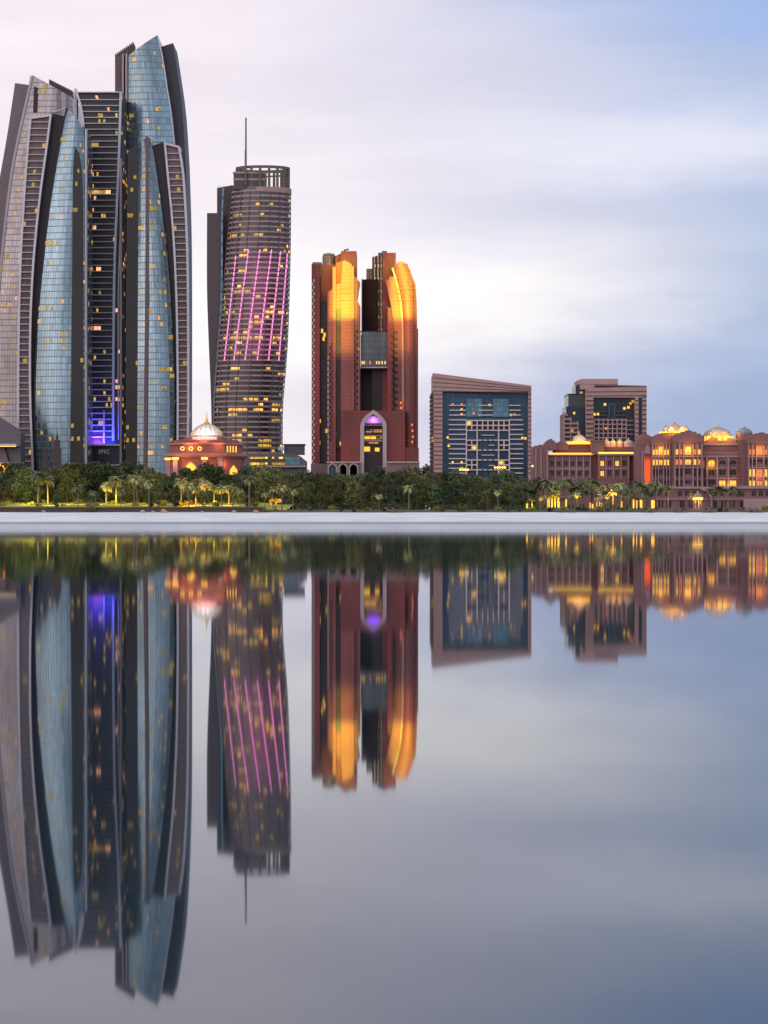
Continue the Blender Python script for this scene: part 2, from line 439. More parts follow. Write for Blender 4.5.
# ------------------------------------------------------------------ ground, beach, water
def terrain_mat():
    m, nt, b = newmat('lawn_and_soil'); t = NT(nt)
    tc = t.n('ShaderNodeTexCoord')
    n = t.noise(tc.outputs['Object'], .05, 6, .6); n2 = t.noise(tc.outputs['Object'], 1.5, 4, .7)
    c = t.mix(t.step(n, .4, .6), (.055, .07, .025), (.12, .10, .06))
    k = t.m('MULTIPLY_ADD', n2, .8, .6); c = t.mix(1.0, c, t.comb(k, k, k), 'MULTIPLY')
    t.l(c, b.inputs['Base Color']); b.inputs['Roughness'].default_value = .95
    return m
def sand_mat():
    m, nt, b = newmat('pale_sand'); t = NT(nt)
    tc = t.n('ShaderNodeTexCoord'); g = t.n('ShaderNodeNewGeometry')
    mpn = t.n('ShaderNodeMapping'); mpn.inputs['Scale'].default_value = (.07, .22, .5); t.l(tc.outputs['Object'], mpn.inputs[0])
    n = t.noise(mpn.outputs[0], 1.0, 6, .6); n2 = t.noise(tc.outputs['Object'], .9, 5, .7)
    s = t.n('ShaderNodeSeparateXYZ'); t.l(g.outputs['Position'], s.inputs[0])
    c = t.mix(t.step(n, .35, .65), (.74, .735, .73), (.92, .91, .90))
    c = t.mix(t.m('MULTIPLY', t.step(n2, .5, .72), .4), c, (.46, .41, .37))
    c = t.mix(t.step(s.outputs[2], .5, .1), c, (.36, .38, .38))       # wet sand at the water's edge; dark band painted to dim its reflection
    t.l(c, b.inputs['Base Color']); b.inputs['Roughness'].default_value = .85
    bp = t.n('ShaderNodeBump'); bp.inputs['Strength'].default_value = .5; bp.inputs['Distance'].default_value = .15
    t.l(n2, bp.inputs['Height']); t.l(bp.outputs[0], b.inputs['Normal'])
    return m
# ground: one sheet from the back of the beach to the horizon
mb = MB()
ys = [589, 594, 620, 700, 900, 1400, 2500, 6000, 20000, 45000]
xs = [-30000, -6000, -1500, -600, -300, -150, 0, 150, 300, 600, 1500, 6000, 30000]
g = [[mb.vert((x, y, 2.75 if j == 0 else GZ-.15+.1*math.sin(x*.01+j))) for x in xs] for j, y in enumerate(ys)]
for j in range(len(ys)-1):
    for i in range(len(xs)-1): mb.face((g[j][i], g[j][i+1], g[j+1][i+1], g[j+1][i]))
tag(mb.build('ground', terrain_mat()), None, None, kind='structure')
# beach
mb = MB(); rnd = random.Random(4)
xs = [-3000, -1200, -600] + [-300+5*i for i in range(121)] + [600, 1200, 3000]
prof = [(520, -1.6), (546, -.25), (549, -.02), (551, .10), (556, .42), (563, .9), (572, 1.55), (580, 2.15), (586, 2.6), (591, 2.9)]
g = []
for j, (y, z) in enumerate(prof):
    row = []
    for x in xs:
        q = mnoise.noise(Vector((x*.02, y*.08, 0)))*.22 + mnoise.noise(Vector((x*.09, y*.3, 3)))*.12
        yy = y + (mnoise.noise(Vector((x*.012, 1.7, 0)))*1.8 if 0 < j < 9 else 0)
        row.append(mb.vert((x, yy, z + (q if 2 < j < 9 else q*.15 if j < 9 else 0))))
    g.append(row)
for j in range(len(prof)-1):
    for i in range(len(xs)-1): mb.face((g[j][i], g[j][i+1], g[j+1][i+1], g[j+1][i]))
tag(mb.build('beach', sand_mat(), smooth=True), None, None, kind='structure')
# water
m, nt, b = newmat('calm_sea_water'); t = NT(nt)
nt.nodes.remove(b)
tc = t.n('ShaderNodeTexCoord'); mpn = t.n('ShaderNodeMapping'); mpn.inputs['Scale'].default_value = (.01, .06, 1)
t.l(tc.outputs['Object'], mpn.inputs[0]); n = t.noise(mpn.outputs[0], 1.0, 4, .6)
df = t.n('ShaderNodeBsdfDiffuse'); df.inputs[0].default_value = (.012, .030, .044, 1)
gl = t.n('ShaderNodeBsdfGlossy'); gl.inputs[0].default_value = (.84, .87, .91, 1)
n3 = t.noise(mpn.outputs[0], .35, 5, .65)
t.l(t.m('ADD', t.m('MULTIPLY_ADD', n, .02, .019), t.m('MULTIPLY', t.step(n3, .5, .72), .035)), gl.inputs['Roughness'])
fr_ = t.n('ShaderNodeFresnel'); fr_.inputs[0].default_value = 1.58
ms = t.n('ShaderNodeMixShader'); t.l(fr_.outputs[0], ms.inputs[0]); t.l(df.outputs[0], ms.inputs[1]); t.l(gl.outputs[0], ms.inputs[2])
t.l(ms.outputs[0], next(n_ for n_ in nt.nodes if n_.type == 'OUTPUT_MATERIAL').inputs[0])
mb = MB()
mb.face([mb.vert(p) for p in ((-30000, -4000, 0), (30000, -4000, 0), (30000, 560, 0), (-30000, 560, 0))])
tag(mb.build('water', m), None, None, kind='structure')

# lawn bank and low wall behind the beach, on the left
m, nt, b = newmat('short_lawn'); t = NT(nt); tc = t.n('ShaderNodeTexCoord')
n = t.noise(tc.outputs['Object'], .25, 6, .7); k = t.m('MULTIPLY_ADD', n, 1.0, .5)
t.l(t.mix(1.0, (.34, .32, .03), t.comb(k, k, k), 'MULTIPLY'), b.inputs['Base Color']); b.inputs['Roughness'].default_value = .9
mb = MB(); g = []
for j, (y, z) in enumerate([(596, 3.65), (600, 4.0), (612, 4.9), (626, 5.6), (640, 5.7), (650, 3.5)]):
    g.append([mb.vert((-190+4*i, y, z - (0 if 1 < i < 40 else .5) + .12*mnoise.noise(Vector((i*.3, y*.1, 0))))) for i in range(42)])
for j in range(5):
    for i in range(41): mb.face((g[j][i], g[j][i+1], g[j+1][i+1], g[j+1][i]))
tag(mb.build('lawn', m, smooth=True), None, None, kind='structure')
mb = MB()
mb.box(-260, -32, 592, 593, 2.6, 4.0)
mb.box(-260, -32, 591.8, 593.2, 4.0, 4.2)
r = thing('retaining_wall', 'long low dark brown wall between the beach and the lawn', 'wall', (-120, 592.5, 2.9))
mb.build('wall', plain('brown_block_wall', (.12, .085, .085), .9, scale=.8, var=.3), r)

# ------------------------------------------------------------------ Etihad style towers
BY = 474     # row at which the tower feet stand, hidden by trees
def footrow(D): return HY-(GZ-CH)*F/D
def ladder(root, name, fl, fr, ytl, ytr, yb, D, dz=4.0, blue=False):
    back = MB(); loft(back, fl, fr, ytl, ytr, yb, D, 14, off=.0); back.build('balcony_wall', M['ladder_dark'], root)
    rg = Each('balcony_slab', M['slabline'], root); ledges(rg, fl, fr, max(ytl, ytr)+2, yb, D, dz, .6, 1.2, inset=.2); rg.build('balcony_slab', M['slabline'], root)
    for f, yt in ((fl, ytl), (fr, ytr)):
        e = MB(); edge(e, f, yt, yb, 1.3, D, 1.5, 1.0); e.build('edge_frame', M['frame'], root)
    e = MB(); a = (X(fl(ytl), D), Z(ytl, D)); b_ = (X(fr(ytr), D), Z(ytr, D))
    e.prism([(a[0]-.6, a[1]-1.0), (b_[0]+.6, b_[1]-1.0), (b_[0]+.6, b_[1]+.3), (a[0]-.6, a[1]+.3)], D-1.7, D+14); e.build('top_rail', M['frame'], root)

def crenel(root, p0, p1, D, n, h, thick, mat, drop=6.0):
    """row of upright fins along a sloping roof edge"""
    mb = MB()
    x0, z0, x1, z1 = X(p0[0], D), Z(p0[1], D), X(p1[0], D), Z(p1[1], D)
    for i in range(n):
        s = i/n; xa = x0+(x1-x0)*s; zz = z0+(z1-z0)*s
        mb.box(xa, xa+(x1-x0)/n*.55, D, D+thick, zz-drop, zz+h)
    mb.prism([(x0, z0-drop), (x1, z1-drop), (x1, z1-.6), (x0, z0-.6)], D+.6, D+thick-.6)
    mb.build('roof_fin', mat, root)

# --- A : back left
D = 1450; fb = footrow(D)
root = thing('skyscraper', 'curved rosy grey glass skyscraper at the far left, second tallest, cut by the frame', 'skyscraper', (X(20, D), D, GZ))
wl = curve([(15,83),(8,130),(2,165),(-4,200),(-9,260),(-12,350),(-12,470)])
gl = curve([(32,75),(28,95),(20,130),(13,165),(8,200),(3,245),(-1,290),(-4,350),(-5,470)])
gr = curve([(73,97),(75,200),(75,470)])
mb = MB(); loft(mb, wl, gl, 83, 85, fb, D, 34, off=8); mb.build('side_wing', M['wingA'], root)
glA = curve([(36,80),(31,95),(22,130),(15,165),(10,200),(5,245),(1,290),(-2,350),(-3,470)])
mb = MB(); loft(mb, gl, gr, 75, 98, fb, D, 40, bulge=2.2, n=8); mb.build('glass_facade', M['glassA'], root)
mb = MB(); edge(mb, gl, 76, fb, 1.6, D, .7, 3); mb.build('edge_frame', M['slabline'], root)
mb = MB(); loft(mb, curve([(34,88),(33,112)]), curve([(37.5,86),(37,112)]), 86, 88, 112, D, 3, off=-2.3); mb.build('recess', M['umber'], root)
mb = MB(); loft(mb, curve([(61,94),(62,115),(62,135)]), curve([(66,97),(66,135)]), 92, 95, 135, D, 4, off=-2.4); mb.build('fin', M['rosefin'], root)
crenel(root, (49, 83), (73, 95), D+26, 12, 2.5, 8, M['brownfin'])

# --- C : middle dark tower
D = 1395; fb = footrow(D)
rootC = root = thing('skyscraper', 'dark skyscraper with pale floor lines and blue lit foot between taller glass ones', 'skyscraper', (X(100, D), D, GZ))
cl = curve([(77,93),(80,102),(83,118),(84,140),(84,300),(83.5,470)]); cr = curve([(121,93),(119.5,150),(117,210),(115,260),(114,320),(113.5,400),(113.5,445)])
cw_ = curve([(122.5,93),(122.5,470)])
mb = MB(); loft(mb, cl, cw_, 93, 93, fb, D, 34); mb.build('glass_facade', M['lobbyglass'], root)
mb = MB(); ledges(mb, cl, cr, 95, 441, D, 3.75, .6, 1.3, inset=.3); mb.build('floor_slab', M['slabline'], root)
mb = MB(); edge(mb, cr, 92, 441, 1.5, D, 1.8, 1.0); mb.build('edge_frame', plain('blue_white_frame', (.5, .54, .66), .4, .2), root)
mb = MB(); edge(mb, cl, 89, fb, 1.5, D, 1.8, 1.0); mb.build('edge_frame', M['frame'], root)
cd = curve([(122,160),(120,240),(118.5,300),(118.5,440)])
mb = MB(); edge(mb, cd, 160, 440, .5, D, 1.0, .6); mb.build('edge_frame', M['frame'], root)
mb = MB(); mb.box(X(77, D), X(122, D), D-1.6, D+20, Z(93, D), Z(92, D)); mb.build('roof_edge', M['frame'], root)
mb = MB(); mb.box(X(74.5, D), X(77, D), D-1, D+6, Z(118, D), Z(90, D)); mb.build('fin', M['rosefin'], root)
for px in (90.5, 104.5):
    mb = MB(); mb.box(X(px-.7, D), X(px+.7, D), D-3.0, D-1.5, Z(443.5, D), Z(411, D)); mb.build('column', M['rosefin'], root)
mb = MB(); mb.box(X(82.5, D), X(122, D), D-7, D+1, Z(446, D), Z(444.6, D)); mb.build('terrace_slab', M['frame'], root)
mb = MB()
mb.box(X(82, D), X(83.3, D), D-7, D-5, GZ, Z(444.6, D)); mb.build('column', M['rosefin'], root)
mb = MB(); mb.box(X(121, D), X(123.2, D), D-7.4, D-4.6, GZ, Z(160, D)); mb.build('column', M['rosefin'], root)
mb = MB(); mb.box(X(84, D), X(121, D), D-3.4, D-1, GZ, Z(446, D)); lobby = mb.build('lobby_front', plain('dark_violet_lobby', (.045, .035, .06), .4), root)
mb = MB(); mb.box(X(101, D), X(120.8, D), D-5.4, D-3.6, Z(465.6, D), Z(464.6, D)); mb.build('entrance_canopy', M['frame'], root)
# lettering above the entrance
tx = bpy.data.curves.new('sign_lettering', 'FONT'); tx.body = 'IPIC'; tx.size = 3.7; tx.extrude = .12; tx.align_x = 'CENTER'; tx.space_character = 1.15
to = bpy.data.objects.new('tmp', tx); col.objects.link(to)
dg = bpy.context.evaluated_depsgraph_get(); me = bpy.data.meshes.new_from_object(to.evaluated_get(dg))
bpy.data.objects.remove(to)
lo = bpy.data.objects.new('sign_lettering', me); col.objects.link(lo); me.materials.clear()
me.materials.append(plain('letter_grey', (.42, .38, .36), .5, emit=(1, .85, .7), es=.12))
lo.parent = root; lo.location = (X(105, D)-root.location.x, -3.6, Z(453.8, D)-GZ); lo.rotation_euler = (R(90), 0, 0)
for px in (86, 97, 108.5):
    o = lamp('blue_light', 'AREA', (X(px, D), D-5.5, Z(443.5, D)), 4500, (.025, .05, 1) if px != 97 else (.4, .12, 1), (6, 2), (R(180), 0, 0))
    o.rotation_euler = (R(150), 0, 0)
o = lamp('blue_light', 'AREA', (X(99, D), D-8, Z(437, D)), 10500, (.02, .045, 1), (16, 3)); o.rotation_euler = (R(165), 0, 0)

# --- D : tall right
D = 1424; fb = footrow(D)
root = thing('skyscraper', 'tallest skyscraper, blue glass with a sharp slanted peak and dark side wing', 'skyscraper', (X(150, D), D, GZ))
gl = curve([(127,58),(127,470)]); gr = curve([(157.5,35),(163,60),(167,88),(171,112),(174,140),(177,180),(179,230),(179,470)])
wr = curve([(173,43),(178,75),(182,105),(184.5,140),(186,170),(188,250),(188,470)])
mb = MB(); loft(mb, gr, wr, 47, 43, fb, D, 30, off=9); mb.build('side_wing', M['wing'], root)
mb = MB(); loft(mb, gl, gr, 57, 35, fb, D, 36, bulge=2.4, n=8); mb.build('glass_facade', M['glassD'], root)
mb = MB(); edge(mb, gr, 36, fb, .8, D, .6, 2); mb.build('edge_frame', M['frame'], root)
mb = MB(); loft(mb, curve([(115,57),(115,470)]), curve([(122,57),(122,470)]), 57, 55, fb, D, 22, off=5); mb.build('side_wall', M['ladder_dark'], root)
mb = MB(); loft(mb, curve([(122,55),(122,470)]), curve([(123.6,55),(123.6,470)]), 54, 53, fb, D, 5, off=-1.5); mb.build('fin', M['rosefin'], root)
mb = MB(); loft(mb, curve([(123.6,56),(123.6,470)]), curve([(125.4,55),(125.4,470)]), 56, 55, fb, D, 5, off=1.5); mb.build('recess', M['umber'], root)
mb = MB(); loft(mb, curve([(125.4,55),(125.4,470)]), curve([(127.2,55),(127.2,470)]), 54, 53, fb, D, 5, off=-1.2); mb.build('fin', M['rosefin'], root)
crenel(root, (115, 56), (134, 43), D+8, 11, 1.5, 10, M['brownfin'], drop=9)

# --- B : front left
D = 1350; fb = footrow(D)
root = thing('skyscraper', 'front left blue glass skyscraper with a ladder of balconies on its left edge', 'skyscraper', (X(55, D), D, GZ))
l1 = curve([(31,118),(28,150),(25,190),(22,240),(20,290),(19,340),(18.5,400),(18.5,470)])
r1 = curve([(51,115),(46.5,150),(41,190),(36,235),(32.5,280),(30.5,330),(30.5,400),(33,465)])
r2 = curve([(64,115),(58.5,150),(52.5,190),(46.5,235),(40.5,280),(35.5,330),(33.5,390),(34.5,430),(37,465)])
ladder(root, 'balcony', l1, r1, 118, 115, fb, D)
mb = MB(); loft(mb, r1, r2, 113, 116, fb, D, 24, off=2.5); mb.build('dark_panel', M['umber'], root)
g0 = curve([(67,107),(64,118),(60,140),(54,175),(48,215),(43,260),(38,310),(35.5,360),(34.5,400),(35.5,440),(37.5,465)])
g1 = curve([(80,120),(79,200),(77,330),(75,465)])
mb = MB(); loft(mb, g0, curve([(84.5,127),(86,140),(86,465)]), 107, 128, fb, D, 30, bulge=2.6, n=8); mb.build('glass_facade', M['glassB'], root)
nl = curve([(74.5,147),(73,170),(72.5,220),(71.5,330),(70,465)]); nr = curve([(78,148),(81.5,170),(82.5,220),(83,330),(83,465)])
mb = MB(); loft(mb, nl, nr, 146, 152, fb, D, 9, off=-3.4); mb.build('dark_panel', M['darkglass'], root)
mb = MB(); edge(mb, curve([(86,130),(86,470)]), 129, fb, .9, D, .8, 4); mb.build('edge_frame', M['frame'], root)
mb = MB(); edge(mb, g0, 108, fb, .5, D, .8, 2); mb.build('edge_frame', M['umber'], root)
mb = MB()  # rail linking the two peaks
mb.tube([(X(52,D), D-1, Z(113,D)), (X(60,D), D-1, Z(111,D)), (X(66.5,D), D-1, Z(108,D))], .5, 5); mb.build('roof_rail', M['frame'], root)
o = lamp('blue_light', 'AREA', (X(20.3, D), D-3, Z(452, D)), 1500, (.06, .10, 1), (1.2, 14)); o.rotation_euler = (R(90), 0, 0); o.data.spread = R(70)

# --- E : front right
D = 1370; fb = footrow(D)
root = thing('skyscraper', 'front right blue glass skyscraper with a ladder of balconies on its right edge', 'skyscraper', (X(158, D), D, GZ))
a0 = curve([(128,152),(127,200),(126,300),(125.5,470)]); a1 = curve([(138.5,143),(138,250),(137,470)])
mb = MB(); loft(mb, a0, a1, 152, 143, fb, D, 24, off=1.0); mb.build('dark_panel', M['darkglass'], root)
e0 = curve([(138.5,142),(138,250),(137,470)])
e1 = curve([(148.5,136),(152,146),(155.5,165),(160.5,200),(165.5,240),(169.5,280),(172,320),(174,370),(174.5,420),(173.5,470)])
mb = MB(); loft(mb, e0, e1, 143, 137, fb, D, 30, bulge=2.2, n=8); mb.build('glass_facade', M['glassE'], root)
mb = MB(); loft(mb, curve([(145.5,137),(145.5,200),(145,300),(143,470)]), curve([(149,139),(149,200),(148.5,300),(146.5,470)]), 136, 137, fb, D, 6, off=-2.9); mb.build('dark_panel', plain('rose_brown_panel', (.16, .11, .12), .45, .2), root)
e2 = curve([(163.5,142),(167,178),(170,210),(172.5,240),(174.5,280),(176.5,330),(177.2,400),(176.5,470)])
mb = MB(); loft(mb, e1, e2, 146, 142, fb, D, 24, off=2.0); mb.build('dark_panel', M['umber'], root)
l2 = curve([(165,143),(168.5,180),(172,215),(174.5,250),(177,310),(178,400),(177.5,470)])
r2 = curve([(179,147),(183,172),(185.3,205),(187,240),(188,290),(188.3,400),(187.5,470)])
ladder(root, 'balcony', l2, r2, 143, 147, fb, D)
mb = MB(); mb.tube([(X(149,D), D-1, Z(138.5,D)), (X(156,D), D-1, Z(141.5,D)), (X(164,D), D-1, Z(141,D))], .5, 5); mb.build('roof_rail', M['frame'], root)

# two solid shapes imitating tower reflections in the front left glass
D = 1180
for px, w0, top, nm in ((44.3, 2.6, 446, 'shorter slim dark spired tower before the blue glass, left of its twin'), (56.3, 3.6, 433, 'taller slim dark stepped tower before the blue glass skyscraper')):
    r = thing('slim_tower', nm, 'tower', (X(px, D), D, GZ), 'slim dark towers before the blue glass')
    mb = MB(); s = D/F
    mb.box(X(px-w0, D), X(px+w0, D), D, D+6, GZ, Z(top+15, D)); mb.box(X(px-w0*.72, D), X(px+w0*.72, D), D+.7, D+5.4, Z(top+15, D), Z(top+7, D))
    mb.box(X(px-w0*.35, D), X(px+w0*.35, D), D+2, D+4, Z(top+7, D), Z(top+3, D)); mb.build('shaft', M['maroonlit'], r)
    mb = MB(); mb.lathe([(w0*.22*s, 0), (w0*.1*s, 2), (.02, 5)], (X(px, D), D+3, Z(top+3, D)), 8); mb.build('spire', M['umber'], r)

# low podium at the far left with lit terrace
D = 1300
r = thing('podium_building', 'low podium with two pale canopies and orange lit columns, far left edge', 'building', (X(5, D), D, GZ))
mb = MB(); mb.prism([(X(-40, D), GZ), (X(19.5, D), GZ), (X(19.5, D), Z(432, D)), (X(0, D), Z(419, D)), (X(-40, D), Z(395, D))], D+4, D+20); mb.build('glass_wall', plain('violet_grey_glass', (.13, .10, .13), .35, .3), r)
mb = MB(); mb.box(X(-40, D), X(18.3, D), D-8, D+4, Z(446.6, D), Z(444.2, D)); mb.build('canopy', M['frame'], r)
mb = MB(); mb.box(X(-40, D), X(18.1, D), D-8.2, D-7.8, Z(447.1, D), Z(446.6, D)); mb.build('light_strip', M['strip'], r)
mb = MB(); mb.box(X(-40, D), X(20, D), D-9, D+4, Z(464, D), Z(462.4, D)); mb.build('canopy', M['rosefin'], r)
mb = MB(); mb.prism([(X(-40, D), Z(462, D)), (X(8, D), Z(462, D)), (X(4, D), Z(447, D)), (X(-40, D), Z(447, D))], D, D+3); mb.build('wall_panel', M['wingA'], r)
mb = MB(); mb.box(X(-40, D), X(19, D), D+1, D+3.5, GZ, Z(464, D)); mb.build('lit_wall', plain('warm_plaster', (.35, .2, .14), .8), r)
for i in range(9):
    px = -22+5*i
    mb = MB(); mb.box(X(px, D), X(px+1.3, D), D-7.5, D-6.5, GZ, Z(464, D)); mb.build('column', M['rosefin'], r)
for px in (-12, 0, 6, 15):
    lamp('amber_light', 'POINT', (X(px, D), D-4, Z(466, D)), 2500, (1, .35, .06), .8)
    mb = MB(); mb.lathe([(0, -.8), (.8, 0), (0, .8)], (X(px+2.5, D), D-6, Z(467.5, D)), 8); mb.build('lamp_globe', M['bulb'], r)

# ------------------------------------------------------------------ twisted tower with antenna
D = 1280; fb = footrow(D)
root = thing('twisted_tower', 'round twisted brown tower with pink light lines and a tall mast', 'skyscraper', (X(250, D), D, GZ))
tl = curve([(231.5,186),(229,215),(226,245),(223,285),(219.5,325),(216.5,360),(214,400),(213,440),(213,470)])
tr = curve([(289,186),(288.8,240),(288,280),(286,340),(283.3,377),(281,405),(280.6,470)])
def ell_pt(y, a, grow=0.0):
    xl, xr = X(tl(y), D), X(tr(y), D); cx = (xl+xr)/2; rx = (xr-xl)/2+grow; ry = rx*.62
    return (cx-rx*math.cos(a), D-ry*math.sin(a)+0, Z(y, D))
def ell_ring(mb, y, grow, dz=0.0, n=40, y0c=None):
    r = []
    for k in range(n):
        p = ell_pt(y, 2*math.pi*k/n, grow); r.append(mb.vert((p[0], p[1]+14, p[2]+dz)))
    return r
mb = MB(); rings = []
N = 40
for k in range(41):
    y = 186+(fb-186)*k/40; rings.append((ell_ring(mb, y, 0), Z(y, D)))
for (a, za), (b2, zb) in zip(rings, rings[1:]):
    for k in range(N):
        k2 = (k+1) % N
        mb.face((b2[k], b2[k2], a[k2], a[k]), [(k*2.4, zb), ((k+1)*2.4, zb), ((k+1)*2.4, za), (k*2.4, za)])
mb.face(rings[0][0])
mb.build('glass_body', M['twglass'], root, smooth=False)
bd = MB(); z = 6.0
while z < Z(186, D)-1:
    y = HY-(z-CH)*F/D
    hgt = 1.05 if y > 200 else 1.3
    a = ell_ring(bd, y, .55); b2 = ell_ring(bd, y, .55, hgt)
    c1 = ell_ring(bd, y, -.2); c2 = ell_ring(bd, y, -.2, hgt)
    for k in range(N):
        k2 = (k+1) % N
        bd.face((a[k], a[k2], b2[k2], b2[k])); bd.face((b2[k], b2[k2], c2[k2], c2[k])); bd.face((c1[k], c1[k2], a[k2], a[k]))
    z += 3.0
bd.build('floor_band', M['twband'], root)
for kk in range(9):    # slanting mullion fins
    a = math.pi*(kk+.5)/9
    pts = []
    for k in range(18):
        y = 190+(fb-190)*k/17; p = ell_pt(y, a+.10*(y-300)/150*0, .75); pts.append((p[0], p[1]+14, p[2]))
    mb = MB(); mb.tube(pts, .22, 4); mb.build('fin', M['twfin'], root)
for xt, yt, xb, yb2 in ((236.4,255,224.8,361),(248.7,249,234.3,361),(259.6,249,245,361),(270.5,249,256.7,361),(279,250,267.3,361),(285.2,252,277,361)):
    pts = []
    for k in range(15):
        y = yt+(yb2-yt)*k/14; x = xt+(xb-xt)*k/14
        l_, r_ = tl(y), tr(y); ca = max(-.98, min(.98, 1-2*(x-l_)/(r_-l_)))
        p = ell_pt(y, math.acos(ca), 1.0); pts.append((p[0], p[1]+14, p[2]))
    mb = MB(); n_ = int((pts[0][2]-pts[-1][2])/3.0)
    for q in range(n_):
        sa, sb = q/n_, (q+.80)/n_
        def at(s_): f_ = s_*14; i_ = min(13, int(f_)); return tuple(Vector(pts[i_]).lerp(Vector(pts[i_+1]), f_-i_))
        mb.tube([at(sa), at(sb)], .40, 5)
    mb.build('light_tube', M['pink'], root)
# side slabs on the left
o = lamp('pink_floodlight', 'AREA', (X(262, D), D-22, Z(305, D)), 2300, (1, .22, .60), (26, 56)); o.rotation_euler = (R(90), 0, 0); o.data.spread = R(80)  # added lamp spreading the tubes' pink glow over the front
mb = MB(); loft(mb, curve([(207,213),(207,290),(209,350),(211,400),(212,470)]), curve([(222,213),(222,300),(219,360),(218,470)]), 213, 213, fb, D, 16, off=17); mb.build('side_slab', M['twwing'], root)
mb = MB(); loft(mb, curve([(217,188),(217,470)]), curve([(233,186),(233,240),(228,300),(222,370),(220,470)]), 188, 185, fb, D, 14, off=22); mb.build('side_slab', M['twwing'], root)
mb = MB(); edge(mb, curve([(223,190),(222,215),(221.2,300),(217,360),(214.2,400),(213,470)]), 188, fb, 1.1, D, 0, 3, off=14); mb.build('glass_edge', M['hotelglass_b'], root)
for i, px in enumerate((218, 220.5, 223, 225.5)):
    mb = MB(); mb.box(X(px, D+25), X(px+.4, D+25), D+24, D+24.5, Z(188, D+25), Z(185.5+.4*(i % 2), D+25)); mb.build('roof_post', M['metal'], root)
# crown
cyc = D+14
rx = (X(289, D)-X(234, D))/2; cxx = (X(289, D)+X(234, D))/2
def crown_ring(name, z0, z1, ro, ri, mat, n=40):
    mb = MB(); q = []
    for r_, zz in ((ro, z0), (ro, z1), (ri, z1), (ri, z0)):
        q.append([mb.vert((cxx-r_*math.cos(2*math.pi*k/n), cyc-r_*.62*math.sin(2*math.pi*k/n), zz)) for k in range(n)])
    for i in range(4):
        a, b2 = q[i], q[(i+1) % 4]
        for k in range(n): mb.face((a[k], a[(k+1) % n], b2[(k+1) % n], b2[k]))
    return mb.build(name, mat, root)
crown_ring('crown_ring', Z(166.6, D), Z(164, D), rx, rx-1.6, M['twcrown'])
crown_ring('crown_ring', Z(171, D), Z(169.5, D), rx, rx-1.6, M['twcrown'])
crown_ring('parapet', Z(191, D), Z(185.6, D), rx+.9, rx-1.2, M['twband'])
for k in range(18):
    a = 2*math.pi*(k+.3)/18; x = cxx-(rx-.8)*math.cos(a); y = cyc-(rx-.8)*.62*math.sin(a)
    mb = MB(); mb.box(x-.75, x+.75, y-.6, y+.6, Z(190, D), Z(166, D)); mb.build('crown_post', M['twcrown'], root)
mb = MB(); mb.box(X(233, D), X(264, D), cyc-9, cyc+9, Z(188, D), Z(171.5, D))
mb.build('plant_room', M['twwing'], root)
mb = MB(); mb.box(X(232.4, D), X(264.6, D), cyc-9.5, cyc+9.5, Z(172.4, D), Z(170.4, D)); mb.build('roof_edge', M['twband'], root)
mb = MB(); mb.box(X(232.6, D), X(264.4, D), cyc-9.3, cyc-9, Z(179, D), Z(177, D)); mb.build('roof_edge', M['twband'], root)
mb = MB(); mb.tube([(X(245.3, D), cyc-10.2, Z(184, D)), (X(245.3, D), cyc-10.2, Z(150, D)), (X(245.5, D), cyc-10.2, Z(148, D)), (X(245.5, D), cyc-10.2, Z(116.5, D))], [.62, .62, .5, .45], 6); mb.build('mast', M['metal'], root)

# ------------------------------------------------------------------ red twin towers
D = 1180; fb = footrow(D)
def B(name, x0, x1, yt, yb, d0, d1, mat, root, yt2=None):
    mb = MB(); yt2 = yt if yt2 is None else yt2
    mb.prism([(X(x0, D), Z(yb, D)), (X(x1, D), Z(yb, D)), (X(x1, D), Z(yt2, D)), (X(x0, D), Z(yt, D))], D+d0, D+d1)
    return mb.build(name, mat, root)
def poly(name, pts, d0, d1, mat, root):
    mb = MB(); mb.prism([(X(x, D), Z(y, D)) for x, y in pts], D+d0, D+d1); return mb.build(name, mat, root)
root = thing('red_twin_tower', 'left red stepped tower with gold lit crown and lattice corner turret', 'skyscraper', (X(335, D), D+10, GZ), 'red twin towers joined by a bridge')
B('wall', 311, 319, 262, fb, 9, 40, M['red'], root)
B('wall', 312, 319.3, 275, fb, 7, 30, M['red'], root)
B('recessed_bay', 318.5, 333, 275, fb, 12, 40, M['maroonlit'], root)
B('upper_block', 320, 336, 262, 300, 11, 38, M['red_plain'], root)
mb = MB(); mb.lathe([(0, 0), (3.6, 0), (3.6, Z(252, D)-Z(263, D)), (3.0, Z(249.5, D)-Z(263, D)), (0, Z(248.2, D)-Z(263, D))], (X(328, D), D+20, Z(263, D)), 20); mb.build('lattice_turret', M['crownlat'], root)
mb = MB(); mb.lathe([(0, 0), (2.6, 0), (2.6, Z(260, D)-Z(276, D)), (0, Z(259.5, D)-Z(276, D))], (X(316.4, D), D+12, Z(276, D)), 20); mb.build('lattice_turret', M['crownlat'], root)
B('tower_core', 334.5, 341, 253, fb, 14, 36, M['red_plain'], root, 250)
B('tower_core', 340.5, 356.3, 248.8, fb, 10, 40, M['red_plain'], root)
mb = MB(); zz = Z(248.8, D)
mb.tube([(X(342, D), D+22, zz), (X(344, D), D+22, zz+2), (X(348, D), D+22, zz+2.4)], .5, 5); mb.box(X(343, D), X(345, D), D+20, D+24, zz, zz+2)
mb.build('roof_crane', M['metal'], root)
